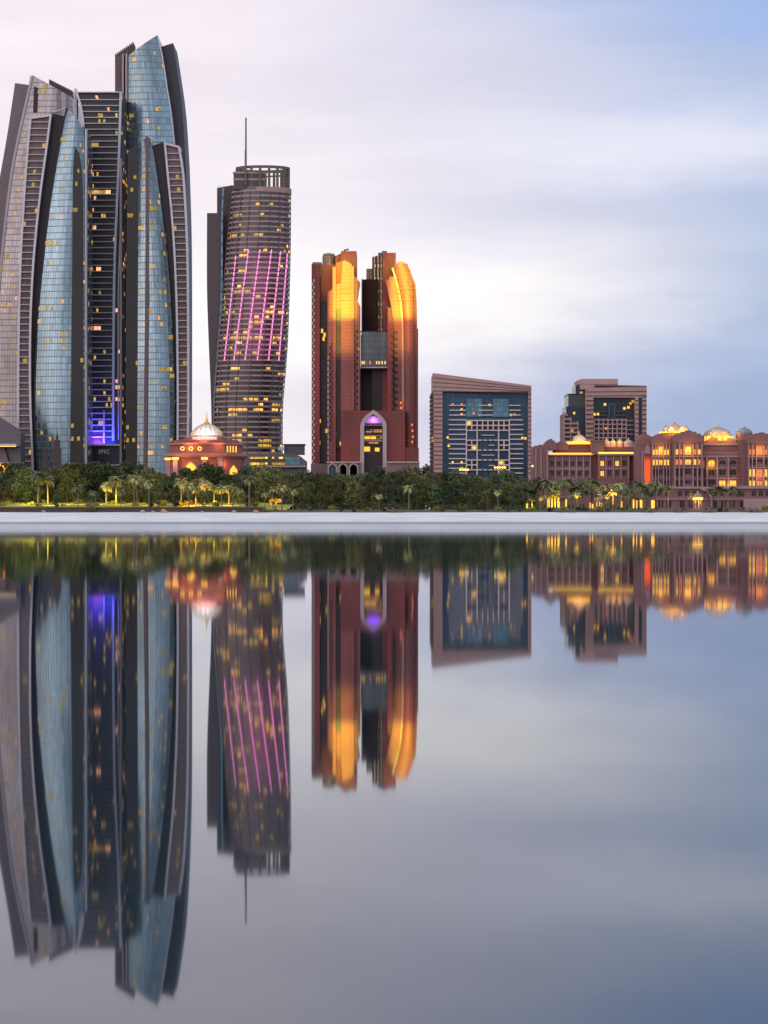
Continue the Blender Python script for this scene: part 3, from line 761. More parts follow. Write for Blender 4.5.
# gold lit bays of the front
B('bay', 327.5, 335, 292, fb, 0, 14, M['red_pale'], root, 287)
B('bay', 332.6, 336, 267, fb, -1.5, 12, M['red_pale'], root)
poly('bay', [(335.8, 285), (335.8, 447), (335.8, fb), (342, fb), (342, 283), (341, 282)], 3.5, 12, M['red'], root)
poly('bay', [(336, 262), (342.6, 260.4), (342.6, 283), (336, 283)][::-1], 3.0, 10, M['red_plain'], root)
poly('bay', [(341, fb), (353, fb), (353, 268), (351, 264), (344.5, 260.2), (342.3, 262), (341, 283)], -1, 13, M['red_pale'], root)
poly('bay', [(336, 284), (336, 309), (342, 309), (342, 283)], .6, 3.4, M['red_pale'], root)
B('bay', 351.3, 354, 267, fb, -2.2, 12, M['red_pale'], root)
poly('bay', [(353.5, fb), (360.2, fb), (360.2, 306), (357, 300), (360, 282), (353.5, 275)], 0, 12, M['red_pale'], root)
B('slot_window', 336.3, 341, 308, 448, 1.2, 3, M['maroonlit'], root)
def checks(name, x0, x1, y0, y1, d, root, mat, nrow=None, ph=0):
    mb = MB(); y = y0; k = ph; h = 3.3
    while y < y1:
        xa = x0 if k % 2 else (x0+x1)/2
        mb.box(X(xa, D), X(xa+(x1-x0)/2, D), D+d-.3, D+d+1, Z(y+h*.8, D), Z(y, D)); y += h; k += 1
    return mb.build(name, mat, root)
checks('window_checks', 353.8, 358, 330, 440, -.05, root, M['maroon'])
checks('window_checks', 329.3, 333.2, 343, 440, -.05, root, M['maroon'])
checks('window_checks', 311.3, 314.4, 278, fb, 6.7, root, M['white_dash'])
mb = MB()
y = 356
while y < 462: mb.box(X(327.6, D), X(328.6, D), D-.4, D+1, Z(y+3.6, D), Z(y, D)); y += 5.6
mb.build('pale_edge_panel', M['white_dash'], root)
for px, yy in ((320.5, 327), (323, 331), (322, 335), (318, 418), (317.5, 440), (341.5, 405)):
    mb = MB(); mb.box(X(px, D), X(px+2, D), D+(11.6 if px < 330 else .8), D+12.2, Z(yy+4, D), Z(yy, D)); mb.build('lit_window', M['winlit'], root)
# thin golden cornice rings
mb = Each('cornice', M['red_pale'], root)
for yy in (288, 293, 300): mb.box(X(341, D), X(353.3, D), D-1.6, D-.9, Z(yy+.6, D), Z(yy, D))
mb.build('cornice', M['red_pale'], root)

root2 = thing('red_twin_tower', 'right red tower with curved gold lit bay and dark checkered windows', 'skyscraper', (X(400, D), D+10, GZ), 'red twin towers joined by a bridge')
B('side_block', 366, 373.5, 264, 340, 22, 40, M['crownlat'], root2)
B('tower_core', 372, 384, 253.6, fb, 16, 40, M['maroon'], root2, 250)
B('tower_core', 382.5, 396, 250, fb, 12, 42, M['red_plain'], root2)
for x0, d in ((374, 15.6), (377.5, 15.4), (380.6, 15.0)):
    mb = MB(); y = 252; k = 0
    while y < 330:
        wdt = 1.5 if k % 2 else .8
        mb.box(X(x0, D), X(x0+wdt, D), D+d-.6, D+d+1, Z(y+(3.4 if k % 2 else 8), D), Z(y, D)); y += 4.2 if k % 2 else 8.8; k += 1
    mb.build('pale_edge_panel', M['white_dash'], root2)
mb = MB(); zz = Z(250, D); mb.box(X(378, D), X(386, D), D+22, D+27, zz, zz+1.3); mb.box(X(382, D), X(387, D), D+22, D+25, zz+1.3, zz+2.2); mb.build('roof_plant', M['metal'], root2)
B('dark_block', 361.8, 378.2, 276.5, 340, 14, 34, plain('dark_brown_block', (.032, .016, .018), .8, spec=.1), root2)
B('pale_edge_panel', 361.2, 361.9, 276.5, 332, 7.5, 10, M['white_dash'], root2)
B('bay', 387.5, 393.5, 307, fb, 2, 14, M['red'], root2)
def shape(name, fl, fr, ytl, ytr, yb, off, thick, mat, bulge=0, n=1):
    mb = MB(); loft(mb, fl, fr, ytl, ytr, yb, D, thick, bulge=bulge, n=n, off=off); return mb.build(name, mat, root2)
s1 = curve([(385.3,281),(388,293),(391,306),(393,320),(394.2,340),(394.5,470)])
s2 = curve([(391.7,268),(396,282),(399.5,298),(401,312),(402,330),(402.3,470)])
s3 = curve([(394,263),(398,282),(401.5,298),(403,312),(404,330),(404.3,470)])
s4 = curve([(407,262.5),(411,275),(413.5,300),(414,470)])
s5 = curve([(415.5,284),(417,310),(417.5,470)])
poly('bay', [(385.3, 282), (391.3, 275), (392, 290), (389, 296)], 1.4, 6, M['red_pale'], root2)
shape('bay', s1, s2, 281, 276, fb, .5, 12, M['red_pale'])
mb = MB(); edge(mb, s2, 268, fb, 1.0, D, .8, 3, off=0, steps=36, side=.3); mb.build('pale_edge_panel', M['hotelpink'], root2)
mb = MB(); edge(mb, s3, 266, fb, .9, D, .2, 3, off=0, steps=36, side=-.6); mb.build('groove', M['maroon'], root2)
shape('bay', s3, s4, 263.5, 264, fb, -1.5, 14, M['red_pale'], bulge=1.5, n=6)
poly('bay', [(394, 266), (411.5, 275), (406.8, 264), (403, 261.5), (398, 262)], -.5, 10, M['red_pale'], root2)
poly('bay', [(407, 300), (411.5, 300), (410.5, 270), (407.5, 267.5)], -.4, 9, M['red_pale'], root2)
shape('bay', s4, s5, 272, 284, fb, 1.5, 12, M['red_pale'])
B('bay', 414, 418.2, 328, fb, 3.5, 16, M['red'], root2)
checks('window_checks', 391.6, 397.4, 331, 416, -.0, root2, M['maroon'])
checks('window_checks', 414.3, 417.8, 334, 445, 3.3, root2, M['maroon'])
B('slot_window', 405, 407, 345, 418, -2.0, 1, M['maroonlit'], root2)
B('slot_window', 403.2, 408.5, 418, 447, -1.9, 1, M['maroonlit'], root2)
for px, yy in ((400, 402), (400, 407), (411, 424), (411.5, 430), (412, 436), (411.3, 441), (397, 428)):
    mb = MB(); mb.box(X(px, D), X(px+1.7, D), D-3.0, D+1, Z(yy+2.2, D), Z(yy, D)); mb.build('lit_window', M['winorange'], root2)
mb = Each('cornice', M['red_pale'], root2)
for yy in (289, 294, 300): mb.box(X(396.5, D), X(413, D), D-3.3, D-1.8, Z(yy+.6, D), Z(yy, D))
mb.build('cornice', M['red_pale'], root2)

br = thing('sky_bridge', 'grey glass bridge block hanging between the two red towers', 'bridge', (X(373, D), D+6, Z(367, D)))
B('glass_box', 360.6, 387.4, 330.5, 365.8, 5, 24, M['bridgeglass'], br)
B('roof_edge', 360.4, 387.6, 330, 331, 4.6, 24.4, M['umber'], br)
B('floor_edge', 360.4, 387.6, 366.2, 367.4, 4.4, 24.4, M['slabline'], br)
for px in (361.5, 363.5, 369.5, 376, 378.5, 381.5, 384.5):
    B('lit_window', px, px+1.3, 360.5, 363.5, 4.7, 5.2, M['winlit'] if px != 369.5 else M['winorange'], br)
ba = thing('rear_block', 'dark maroon block seen in the gap between the red towers', 'building', (X(373, D), D+40, GZ))
B('wall', 359.5, 388.5, 364, fb, 36, 54, M['maroon'], ba)
for px in (378, 381, 384): B('pale_edge_panel', px, px+.6, 372, 410, 35, 36.4, M['white_dash'], ba)

pd = thing('arched_podium', 'red tiled podium with tall pale pointed arch between the red towers', 'building', (X(372, D), D-4, GZ))
# front wall with arch opening
def arch_pts(x0, x1, ytop, yspring, n=8):
    """pointed arch from left springing over the point to right springing (pixels)"""
    pts = []; cx = (x0+x1)/2
    for i in range(n+1):
        t_ = i/n; pts.append((x0+(cx-x0)*(1-math.cos(t_*math.pi/2))**.85 if False else x0+(cx-x0)*(t_**1.45), yspring+(ytop-yspring)*(t_**.82)))
    return pts + [(2*cx-a, b_) for a, b_ in pts[::-1][1:]]
op = arch_pts(364.3, 382.8, 414.8, 428)
def arched_wall(mb, xa, xb, yt, yb, opn, d0, d1):
    yspring = opn[0][1]
    P = lambda x, y: (X(x, D), Z(y, D))
    x0, x1 = opn[0][0], opn[-1][0]
    mb.prism([P(xa, yb), P(x0, yb), P(x0, yspring), P(x0, yt), P(xa, yt)], D+d0, D+d1)
    mb.prism([P(x1, yb), P(xb, yb), P(xb, yt), P(x1, yt), P(x1, yspring)], D+d0, D+d1)
    for (a, ay), (b_, by) in zip(opn, opn[1:]):
        mb.prism([P(a, ay), P(b_, by), P(b_, yt), P(a, yt)], D+d0, D+d1)
mb = MB(); arched_wall(mb, 341.2, 405, 411.5, fb, op, -9, -2); 
mb.build('wall', redwall('dark_red_cladding', (.27, .05, .048), 1.6, 1.9, 0.0, 11.0), pd)
mb = MB(); P = lambda x, y: (X(x, D), Z(y, D))
out = arch_pts(360.5, 386.6, 410.6, 426)
for i in range(len(op)-1):
    mb.prism([P(*op[i]), P(*op[i+1]), P(*out[i+1]), P(*out[i])], D-10.2, D-6)
mb.prism([P(360.5, fb), P(364.3, fb), P(364.3, 428), P(360.5, 426)], D-10.2, D-6)
mb.prism([P(382.8, fb), P(386.6, fb), P(386.6, 426), P(382.8, 428)], D-10.2, D-6)
mb.build('portal_arch', M['stone_pink'], pd)
B('rear_glass', 362, 385, 413, fb, -3.5, -2.5, M['maroonlit'], pd)
for yy, h, m_ in ((425.5, .6, 'stone_pink'), (436, .7, 'stone_pink'), (441, .9, 'stone_pink')):
    B('floor_slab', 364.3, 382.8, yy, yy+h, -8.5, -3.5, M[m_], pd)
PL = facade('lit_portal_glass', (.08, .03, .03), (.06, .02, .02), .8, 1.0, lit=.5, seed=1.9, metal=0, es=1.1, cluster=.8, litA=(1, .5, .05), litB=(1, .28, .04))
for x0, x1, y0, y1, m_ in ((365, 372, 430, 433.5, 'winorange'), (373, 382, 430, 433, 'winorange'), (364.6, 370, 436.8, 439.4, 'winlit'), (370.6, 376, 436.8, 439.4, 'winlit'), (376.6, 382, 436.8, 439.4, 'winorange'), (366, 380, 442.4, 444, 'winorange'), (363.8, 370, 447, 451.6, 'winlit'), (375, 379.4, 448, 451.6, 'winlit')):
    B('lit_window', x0, x1, y0, y1, -4.2, -3.6, PL if m_ == 'winorange' else M[m_], pd)
mb = MB(); fan = arch_pts(366.2, 380.8, 416.4, 423, 6)
mb.prism([P(366.2, 423.6), P(380.8, 423.6)] + [P(a, b_) for a, b_ in fan[::-1]], D-5, D-4); mb.build('lit_tympanum', plain('violet_lit_panel', (.3, .15, .6), .5, emit=(.36, .11, .95), es=.9), pd)
# base course with three small arches each side
mb = MB(); arches = [arch_pts(x0, x0+7.2, 464.6, 468.5, 5) for x0 in (329.5, 339.8, 350.3)]
xa = 327.8
for a in arches:
    arched_wall(mb, xa, a[-1][0]+1.6, 463.4, fb, a, -12, -9.2); xa = a[-1][0]+1.6
mb.prism([P(xa, fb), P(360.3, fb), P(360.3, 463.4), P(xa, 463.4)], D-12, D-9.2)
mb.prism([P(386.8, fb), P(419, fb), P(419, 463.4), P(386.8, 463.4)], D-12, D-9.2)
mb.build('base_course', plain('muted_rose_stone', (.30, .19, .19), .75), pd)
B('base_course', 311, 327.6, 464, fb, -3, 2, plain('mauve_stone', (.20, .13, .14), .75), pd)
for x0 in (329.5, 339.8, 350.3):
    mb = MB(); i_ = arch_pts(x0, x0+7.2, 464.6, 468.5, 5); o_ = arch_pts(x0-1.1, x0+8.3, 463.0, 468, 5)
    for i in range(len(i_)-1): mb.prism([P(*i_[i]), P(*i_[i+1]), P(*o_[i+1]), P(*o_[i])], D-12.6, D-11.8)
    mb.prism([P(x0-1.1, fb), P(x0, fb), P(x0, 468.5), P(x0-1.1, 468)], D-12.6, D-11.8)
    mb.prism([P(x0+7.2, fb), P(x0+8.3, fb), P(x0+8.3, 468), P(x0+7.2, 468.5)], D-12.6, D-11.8)
    mb.build('arch_trim', M['stone_pink'], pd)
    B('arch_glass', x0, x0+7.2, 464.8, fb, -9.0, -8.5, M['hotelglass_b'], pd)
B('cornice', 327, 360.4, 462.2, 463.6, -12.9, -9, M['stone_pink'], pd)
B('cornice', 386.7, 419.5, 462.2, 463.6, -12.9, -9, M['stone_pink'], pd)
B('wing_wall', 404.9, 418.6, 448, 462.3, -8, 2, redwall('glowing_red_cladding', (.34, .07, .055), 1.6, 1.9, .06, 4.2, es=.8), pd)
lamp('violet_light', 'POINT', (X(373.5, D), D-7, Z(421, D)), 1500, (.4, .15, 1), .6)
# floodlights washing the two crowns
for px, py, e, wd, hh, dd, cc in ((343.5, 287, 8800, 13, 34, 6.5, (1, 1, .045)), (343.5, 325, 2400, 11, 30, 12, (1, .66, .05)), (403, 287, 9200, 13, 34, 7.5, (1, 1, .045)), (403, 325, 2400, 11, 30, 12.5, (1, .60, .05))):
    o = lamp('gold_floodlight', 'AREA', (X(px, D-dd), D-dd, Z(py, D)), e*FLOOD, cc, (wd, hh)); o.rotation_euler = (R(93), 0, 0)
    o.data.spread = R(80)

# ------------------------------------------------------------------ blue glass hotel with pink frame
D = 1020; fb = footrow(D)
hb = thing('glass_hotel_block', 'navy glass hotel block in a rose stone frame with pale lattice front', 'building', (X(482, D), D, GZ))
B('frame_top', 432.8, 531.4, 373, 391.5, 0, 34, M['hotelpink'], hb, 385.6)
B('frame_side', 433.6, 442.5, 391.5, fb, 0, 34, M['hotelpink'], hb)
B('frame_side', 528.3, 531.4, 391.5, fb, 0, 34, M['hotelpink'], hb)
mb = Each('groove', M['hotelgroove'], hb)
for k in range(4):   # grooves following the sloping roof
    s = (k+1)*3.9
    ya, yb_ = 373+s*1.12, 385.6+s*.45
    mb.prism([P_ for P_ in ((X(433, D), Z(ya+.6, D)), (X(531.2, D), Z(yb_+.45, D)), (X(531.2, D), Z(yb_, D)), (X(433, D), Z(ya, D)))], D-.25, D+.5)
y = 394
while y < 474: mb.box(X(433.8, D), X(442.3, D), D-.25, D+.5, Z(y+.8, D), Z(y, D)); mb.box(X(528.5, D), X(531.2, D), D-.25, D+.5, Z(y+1.2, D), Z(y, D)); y += 4.35
mb.build('groove', M['hotelgroove'], hb)
mb = MB(); loft(mb, curve([(430.9,393),(430.9,475)]), curve([(433.4,393),(433.4,475)]), 393, 393, fb, D, 20, off=3); mb.build('side_balcony_wall', M['ladder_dark'], hb)
y = 395
while y < 474: mb = MB(); mb.box(X(430.3, D), X(433.6, D), D+1.6, D+22, Z(y+.9, D), Z(y, D)); mb.build('balcony_slab', M['hotelgroove'], hb); y += 4.35
B('glass_facade', 442.5, 528.3, 391.5, fb, 5, 30, M['hotelglass'], hb)
B('glass_bay', 466.8, 482.3, 398.5, 416.5, 3.4, 5.4, M['hotelglass_b'], hb)
B('glass_bay', 493.3, 509, 398.5, 416.5, 3.4, 5.4, M['hotelglass_b'], hb)
y = 404.6; k = 0
while y < 473:
    for x0, x1 in ((448.8, 466.3), (509.5, 523.5)):
        if y < 417: x0 = x0+(.5 if x0 < 480 else 0); x1 = x1-(.2 if x0 < 480 else 2.6)
        B('balcony_slab', x0, x1, y, y+.95, 2.6, 5.2, M['hotelslab'], hb)
    if y < 417: B('balcony_slab', 478.5, 493.2, y, y+.95, 3.0, 5.2, M['hotelslab'], hb)
    y += 4.85; k += 1
# lattice: mullion grid with blue gaps
mb = MB(); gx0 = 466.6; pw = 5.38; gy0 = 420.2; ph = 4.95
full = {}
rows_ = 11
for j in range(rows_):
    for i in range(8):
        if j < 2: ok = True
        elif i in (0, 1, 6, 7): ok = (j % 4) in (0, 1)
        else: ok = False
        full[(i, j)] = ok
lw, lh = 1.15, 1.15
for i in range(9):
    for j in range(rows_):
        if (i in (0, 2, 6, 8)) or full.get((i, j)) or full.get((i-1, j)):
            x = gx0+i*pw; y = gy0+j*ph
            mb.box(X(x-lw/2, D), X(x+lw/2, D), D+2.2, D+4.8, Z(min(y+ph, fb), D), Z(y, D))
for j in range(rows_+1):
    for i in range(8):
        if full.get((i, j)) or full.get((i, j-1)) or j in (4, 6, 8, 10):
            x = gx0+i*pw; y = gy0+j*ph
            g_ = .7 if not (full.get((i, j)) or full.get((i, j-1))) else 0
            mb.box(X(x+g_, D), X(x+pw-g_, D), D+2.25, D+4.6, Z(y+lh/2, D), Z(y-lh/2, D))
mb.build('lattice_screen', M['lattice'], hb)
for (i, j) in full:
    if full[(i, j)]:
        x = gx0+i*pw; y = gy0+j*ph
        B('window', x+.9, x+pw-.9, y+.9, y+ph-.9, 4.2, 5.1, M['windark'] if (i*7+j*3) % 11 else M['winlit'], hb)
for x0, x1, yy in ((482, 495, 434.5), (489, 495, 444.5), (482, 495, 454.5), (489, 495, 464.8)):
    B('balcony_slab', x0, x1, yy, yy+.8, 3.2, 5.2, M['hotelslab'], hb)
for x0, yy in ((473, 412), (452, 403), (461, 403), (461, 408), (461, 413), (510.5, 413.5), (514, 413), (489, 403.5), (522, 436.5), (525, 437), (447, 436), (448, 444.5), (452, 461), (461, 461), (461, 467)):
    B('lit_window', x0, x0+2.0, yy, yy+2.1, 4.4 if x0 != 473 else 2.9, 5.3, M['winlit'] if (int(x0)+int(yy)) % 3 else M['winorange'], hb)

# ------------------------------------------------------------------ rear hotel block
D = 1120; fb = footrow(D)
rb = thing('stepped_hotel_block', 'stepped rose stone hotel block with dark glass rising behind the palace', 'building', (X(605, D), D, GZ))
B('upper_storey', 579.3, 620, 379, 386, 10, 30, M['hotelpink'], rb, 377.3)
B('upper_storey', 583, 620, 377.3, 379.2, 12, 28, M['hotelpink'], rb, 377.3)
B('frame_top', 586, 646.8, 388, 397.5, 0, 30, M['hotelpink'], rb, 386.2)
B('upper_storey', 581, 646.6, 384, 389, 3, 30, M['hotelpink'], rb, 385.2)
B('roof_edge', 594.8, 646.9, 385.0, 386.3, -.4, 30.4, M['hotelgroove'], rb, 386.1)
B('frame_side', 586, 593.5, 397.5, fb, 0, 30, M['hotelpink'], rb)
B('frame_side', 635, 638.5, 397.5, fb, -.5, 30, M['hotelpink'], rb)
B('glass_strip', 638.5, 642.2, 396.5, fb, 1.5, 28, M['blackglass'], rb)
B('frame_side', 642.2, 646.6, 396.5, fb, 0, 30, M['hotelpink'], rb)
mb = Each('groove', M['hotelgroove'], rb)
for k, (x0, x1, y0) in enumerate(((586, 646.7, 391.5), (586, 646.7, 395.6))):
    mb.prism([(X(x0, D), Z(y0+.7, D)), (X(x1, D), Z(y0, D)), (X(x1, D), Z(y0-.6, D)), (X(x0, D), Z(y0, D))], D-.3, D+.5)
y = 400
while y < 445:
    for x0, x1 in ((586.1, 593.4), (635.1, 638.4), (642.3, 646.5)): mb.box(X(x0, D), X(x1, D), D-.8, D+.4, Z(y+.8, D), Z(y, D))
    y += 4.6
mb.box(X(579.4, D), X(619.9, D), D+9.7, D+10.2, Z(383.6, D), Z(383, D))
mb.build('groove', M['hotelgroove'], rb)
B('glass_facade', 593.5, 635, 397.5, fb, 4, 26, M['blackglass'], rb)
B('glass_step', 577, 588, 384, fb, 8, 30, M['blackglass'], rb)
B('glass_step', 569.3, 586.2, 393.6, fb, 6, 30, plain('dark_olive_glass', (.07, .075, .075), .25, .3), rb)
B('glass_step', 567, 586.2, 406, fb, 5, 30, M['blackglass'], rb)
B('roof_edge', 569, 586.2, 393, 394, 5.6, 30.4, M['umber'], rb)
for a, b_, yt in ((564.3, 567.5, 413), (567.5, 572, 417), (572, 578, 421)): B('balcony_block', a, b_+.1, yt, fb, 3.4, 28, M['ladder_dark'], rb)
y = 414
while y < 447:
    x1 = 568 if y < 417 else 572 if y < 421 else 579
    B('balcony_slab', 563.8, x1, y, y+1.5, 1.6, 5, M['hotelpink'], rb); y += 4.4
for px, yt in ((564, 412), (570.5, 417), (577.5, 421)): B('pier', px, px+1.0, yt, fb, 1.9, 5, M['hotelpink'], rb)
mb = MB()
for i in range(8):
    x = 594.5+i*4.6; mb.box(X(x-.55, D), X(x+.55, D), D+1.6, D+3.8, Z(447, D), Z(418.5, D))
for j in range(7):
    y = 419.5+j*4.5; mb.box(X(594, D), X(627.2 if j < 5 else 632, D), D+1.7, D+3.6, Z(y+.7, D), Z(y-.5, D))
mb.build('lattice_screen', M['hotelpink'], rb)
for x0, x1, yy in ((594, 608, 411), (594, 608, 415), (616, 627, 411), (616, 627, 414.8), (622, 634, 420), (622, 634, 424.5), (622, 634, 429), (622, 634, 433.5)):
    B('balcony_slab', x0, x1, yy, yy+.8, 2.0, 4.2, M['hotelgroove' if yy < 417 else 'hotelpink'], rb)
B('glass_bay', 609, 615.5, 403.5, 418, 2.4, 4.2, M['hotelglass_b'], rb); B('glass_bay', 610, 614.6, 404.5, 418.1, 2.0, 2.5, M['blackglass'], rb)
for x0, yy in ((604.6, 403), (594, 413), (597.5, 412.8), (628, 406), (630, 402), (624, 407), (605.6, 427), (574, 411.5)):
    B('lit_window', x0, x0+1.9, yy, yy+2.3, 1.4 if x0 > 590 else 4.4, 5.0, M['winlit'] if (int(x0)+int(yy)) % 3 else M['winorange'], rb)

# ------------------------------------------------------------------ domed gatehouse
D = 900
gt = thing('domed_gatehouse', 'red gatehouse with a ribbed white dome, gold finial and lit arches', 'building', (X(204, D), D+14, GZ))
gc = (X(203.5, D), D+16)
def octo(rx, ry, ch=.42, c=None):
    c = c or gc
    return [(c[0]-rx*(1-ch), c[1]-ry), (c[0]+rx*(1-ch), c[1]-ry), (c[0]+rx, c[1]-ry*(1-ch)), (c[0]+rx, c[1]+ry*(1-ch)), (c[0]+rx*(1-ch), c[1]+ry), (c[0]-rx*(1-ch), c[1]+ry), (c[0]-rx, c[1]+ry*(1-ch)), (c[0]-rx, c[1]-ry*(1-ch))]
s = D/F
mb = MB(); mb.plan(octo(37*s, 15), GZ, Z(455.6, D)); mb.build('lower_storey', M['gatered'], gt)
mb = MB(); mb.plan(octo(41.5*s, 17.4), Z(455.8, D), Z(453.0, D)); mb.build('cornice', M['gatetrim'], gt); mb = MB(); mb.plan(octo(39.6*s, 16.6), Z(457.2, D), Z(455.6, D)); mb.build('cornice', M['gatetrim'], gt)
mb = MB(); mb.plan(octo(35.5*s, 14), Z(453, D), Z(443.4, D)); mb.build('upper_storey', M['gatered'], gt)
mb = MB(); mb.plan(octo(37*s, 14.8), Z(444.4, D), Z(442.6, D)); mb.build('cornice', M['gatetrim'], gt)
mb = MB(); mb.plan(octo(32*s, 12.8), Z(442.6, D), Z(439.4, D)); mb.plan(octo(21*s, 11), Z(439.4, D), Z(436.6, D)); mb.build('roof_terrace', M['gatered'], gt)
mb = MB(); mb.lathe([(19*s, 0), (19*s, Z(435.4, D)-Z(438.6, D)), (17.4*s, Z(434.4, D)-Z(438.6, D))], (gc[0], gc[1], Z(438.6, D)), 32); mb.build('drum', M['gatetrim'], gt, smooth=False)
h = Z(421.5, D)-Z(434.8, D)
dp = [(16.2*s, 0), (16.0*s, .12*h), (14.9*s, .32*h), (12.4*s, .56*h), (8.6*s, .77*h), (4.2*s, .92*h), (0, h)]
mb = MB(); mb.lathe(dp, (gc[0], gc[1], Z(434.8, D)), 64, .05, 16); dm = mb.build('dome', M['whitedome'], gt, smooth=True)
for k in range(16):
    a = 2*math.pi*k/16; mb = MB(); mb.tube([(gc[0]+(r_*1.0+.05)*math.cos(a), gc[1]+(r_+.05)*math.sin(a), Z(434.8, D)+z_) for r_, z_ in dp[:-1]], .16, 4); mb.build('dome_rib', M['gold'], dm)
mb = MB(); z0 = Z(422, D); mb.lathe([(1.5, 0), (1.2, .5), (.5, .9), (.75, 1.5), (.3, 2.0), (.22, 3.2), (.05, Z(409.5, D)-z0)], (gc[0], gc[1], z0), 10); mb.build('finial', M['gold'], gt, smooth=True)
for k in range(12):      # little finials round the terrace
    a = 2*math.pi*(k+.5)/12; x, y = gc[0]+23*s*math.cos(a), gc[1]+11.2*math.sin(a)
    mb = MB(); mb.lathe([(.5, 0), (.5, .6), (.75, .9), (.35, 1.6), (.05, 2.4)], (x, y, Z(442.6, D)), 8); mb.build('corner_finial', M['gatetrim'], gt)
yf = gc[1]-14-.15
for px in (182, 190.5, 199.3):
    mb = MB(); cz = Z(448.4, D); n = 14
    for k in range(n):
        a, b_ = 2*math.pi*k/n, 2*math.pi*(k+1)/n
        q = [(X(px, D)+r_*math.cos(t_), cz+r_*math.sin(t_)) for r_, t_ in ((.55, a), (.9, a), (.9, b_), (.55, b_))]
        mb.prism(q, yf-.1, yf+.1)
    rw = mb.build('round_window', M['strip'], gt)
for px in (208.5,): pass
for px, w_ in ((192, 14), (215, 9)):
    pass
gw = MB(); D0 = D
yl = gc[1]-15
def garch(px, wd, ytop, yspr, dy=0):
    y = yl+dy
    mb = MB(); i_ = arch_pts(px-wd/2, px+wd/2, ytop, yspr, 6); o_ = arch_pts(px-wd/2-1.5, px+wd/2+1.5, ytop-1.8, yspr-.5, 6)
    Q = lambda p: (X(p[0], D), Z(p[1], D))
    for i in range(len(i_)-1): mb.prism([Q(i_[i]), Q(i_[i+1]), Q(o_[i+1]), Q(o_[i])], y-.7, y+.2)
    mb.prism([(X(px-wd/2-1.5, D), GZ), (X(px-wd/2, D), GZ), Q(i_[0]), Q(o_[0])], y-.7, y+.2)
    mb.prism([(X(px+wd/2, D), GZ), (X(px+wd/2+1.5, D), GZ), Q(o_[-1]), Q(i_[-1])], y-.7, y+.2)
    ar = mb.build('arch', M['gatetrim'], gt)
    mb = MB(); mb.prism([(X(px-wd/2, D), GZ), (X(px+wd/2, D), GZ)] + [Q(p) for p in i_[::-1]], y-.25, y+.1); mb.build('arch_panel', M['winlit'], ar)
garch(190.5, 10, 462.3, 467.5)
# the chamfered right-hand side carries an arch and lit slots
cA = Vector((octo(37*s, 15)[1][0], octo(37*s, 15)[1][1], 0)); cB = Vector((octo(37*s, 15)[2][0], octo(37*s, 15)[2][1], 0))
ang = math.atan2(cB.y-cA.y, cB.x-cA.x); L = (cB-cA).length
for z0_, z1_, us, m_ in ((Z(452, D), Z(445.5, D), (.18, .36, .54, .72), 'winlit'),):
    for u in us:
        mb = MB(); mb.M = Matrix.Translation((gc[0]+35.5*s*.58, gc[1]-14, 0)) @ Matrix.Rotation(math.atan2(14*.42, 35.5*s*.42), 4, 'Z')
        LL = math.hypot(14*.42, 35.5*s*.42); mb.box(u*LL-.25, u*LL+.35, -.12, .2, z0_, z1_); mb.build('slot_window', M[m_], gt)
mb = MB(); mb.M = Matrix.Translation((cA.x, cA.y, 0)) @ Matrix.Rotation(ang, 4, 'Z')
mb.prism([(L*.28, GZ), (L*.72, GZ), (L*.72, Z(470, D)), (L*.5, Z(465, D)), (L*.28, Z(470, D))], -.2, .2); mb.build('arch_panel', M['winlit'], gt)
for (px, dy) in ((166.5, 6), (175.5, -.8), (204.5, -.8), (220, 0), (225, 3), (240, 12)):
    x = X(px, D); y = yl+dy-.2
    mb = MB(); mb.box(x-.9, x+.9, y-.7, y+.6, GZ, Z(459.5, D)); cc = mb.build('column', M['palace_trim'], gt)
    mb = MB(); mb.box(x-1.3, x+1.3, y-1.1, y+.6, Z(459.5, D), Z(457.4, D)); mb.build('capital', M['strip'] if px in (166.5, 175.5, 204.5) else M['gatetrim'], cc)  # some capitals emit light, imitating lamplight falling on them
for px, py, dd, e in ((190, 446, -17.5, 500), (218, 446, -17, 300), (203, 441, -15, 300), (185, 463, -21, 500), (172, 463, -19, 300), (226, 465, -17, 220), (212, 462, -21, 300)):
    lamp('warm_light', 'POINT', (X(px, D), gc[1]+dd, Z(py, D)), e, (1, .42, .12), .5)
lamp('white_light', 'AREA', (gc[0], gc[1]-14, Z(436, D)), 2200, (1, .93, .85), (10, 2)).rotation_euler = (R(135), 0, 0)

# ------------------------------------------------------------------ low building beside the round tower
D = 1100
lb = thing('low_building', 'low grey roofed building with yellow lit glass below the twisted tower', 'building', (X(278, D), D, GZ))
mb = MB(); mb.prism([(X(238, D), GZ), (X(306, D), GZ), (X(306, D), Z(461, D)), (X(300, D), Z(456, D)), (X(293, D), Z(453.5, D)), (X(238, D), Z(453.5, D))], D, D+16); mb.build('wall', M['roofgrey'], lb)
mb = MB(); mb.box(X(250, D), X(284.6, D), D-.6, D+.5, Z(465, D), Z(457, D)); mb.build('lit_glazing', M['lit_low'], lb)
mb = MB(); mb.box(X(285, D), X(300, D), D-.5, D+.5, Z(465, D), Z(457.3, D)); mb.build('glazing', M['hotelglass_b'], lb)
mb = MB(); mb.box(X(248, D), X(306, D), D-3, D+.2, Z(467.3, D), Z(465.6, D)); mb.build('canopy', M['twband'], lb)
mb = MB(); mb.box(X(283.5, D), X(303.5, D), D+6, D+18, Z(454, D), Z(444.6, D)); mb.build('plant_room', plain('slate_box', (.10, .09, .12), .6), lb)
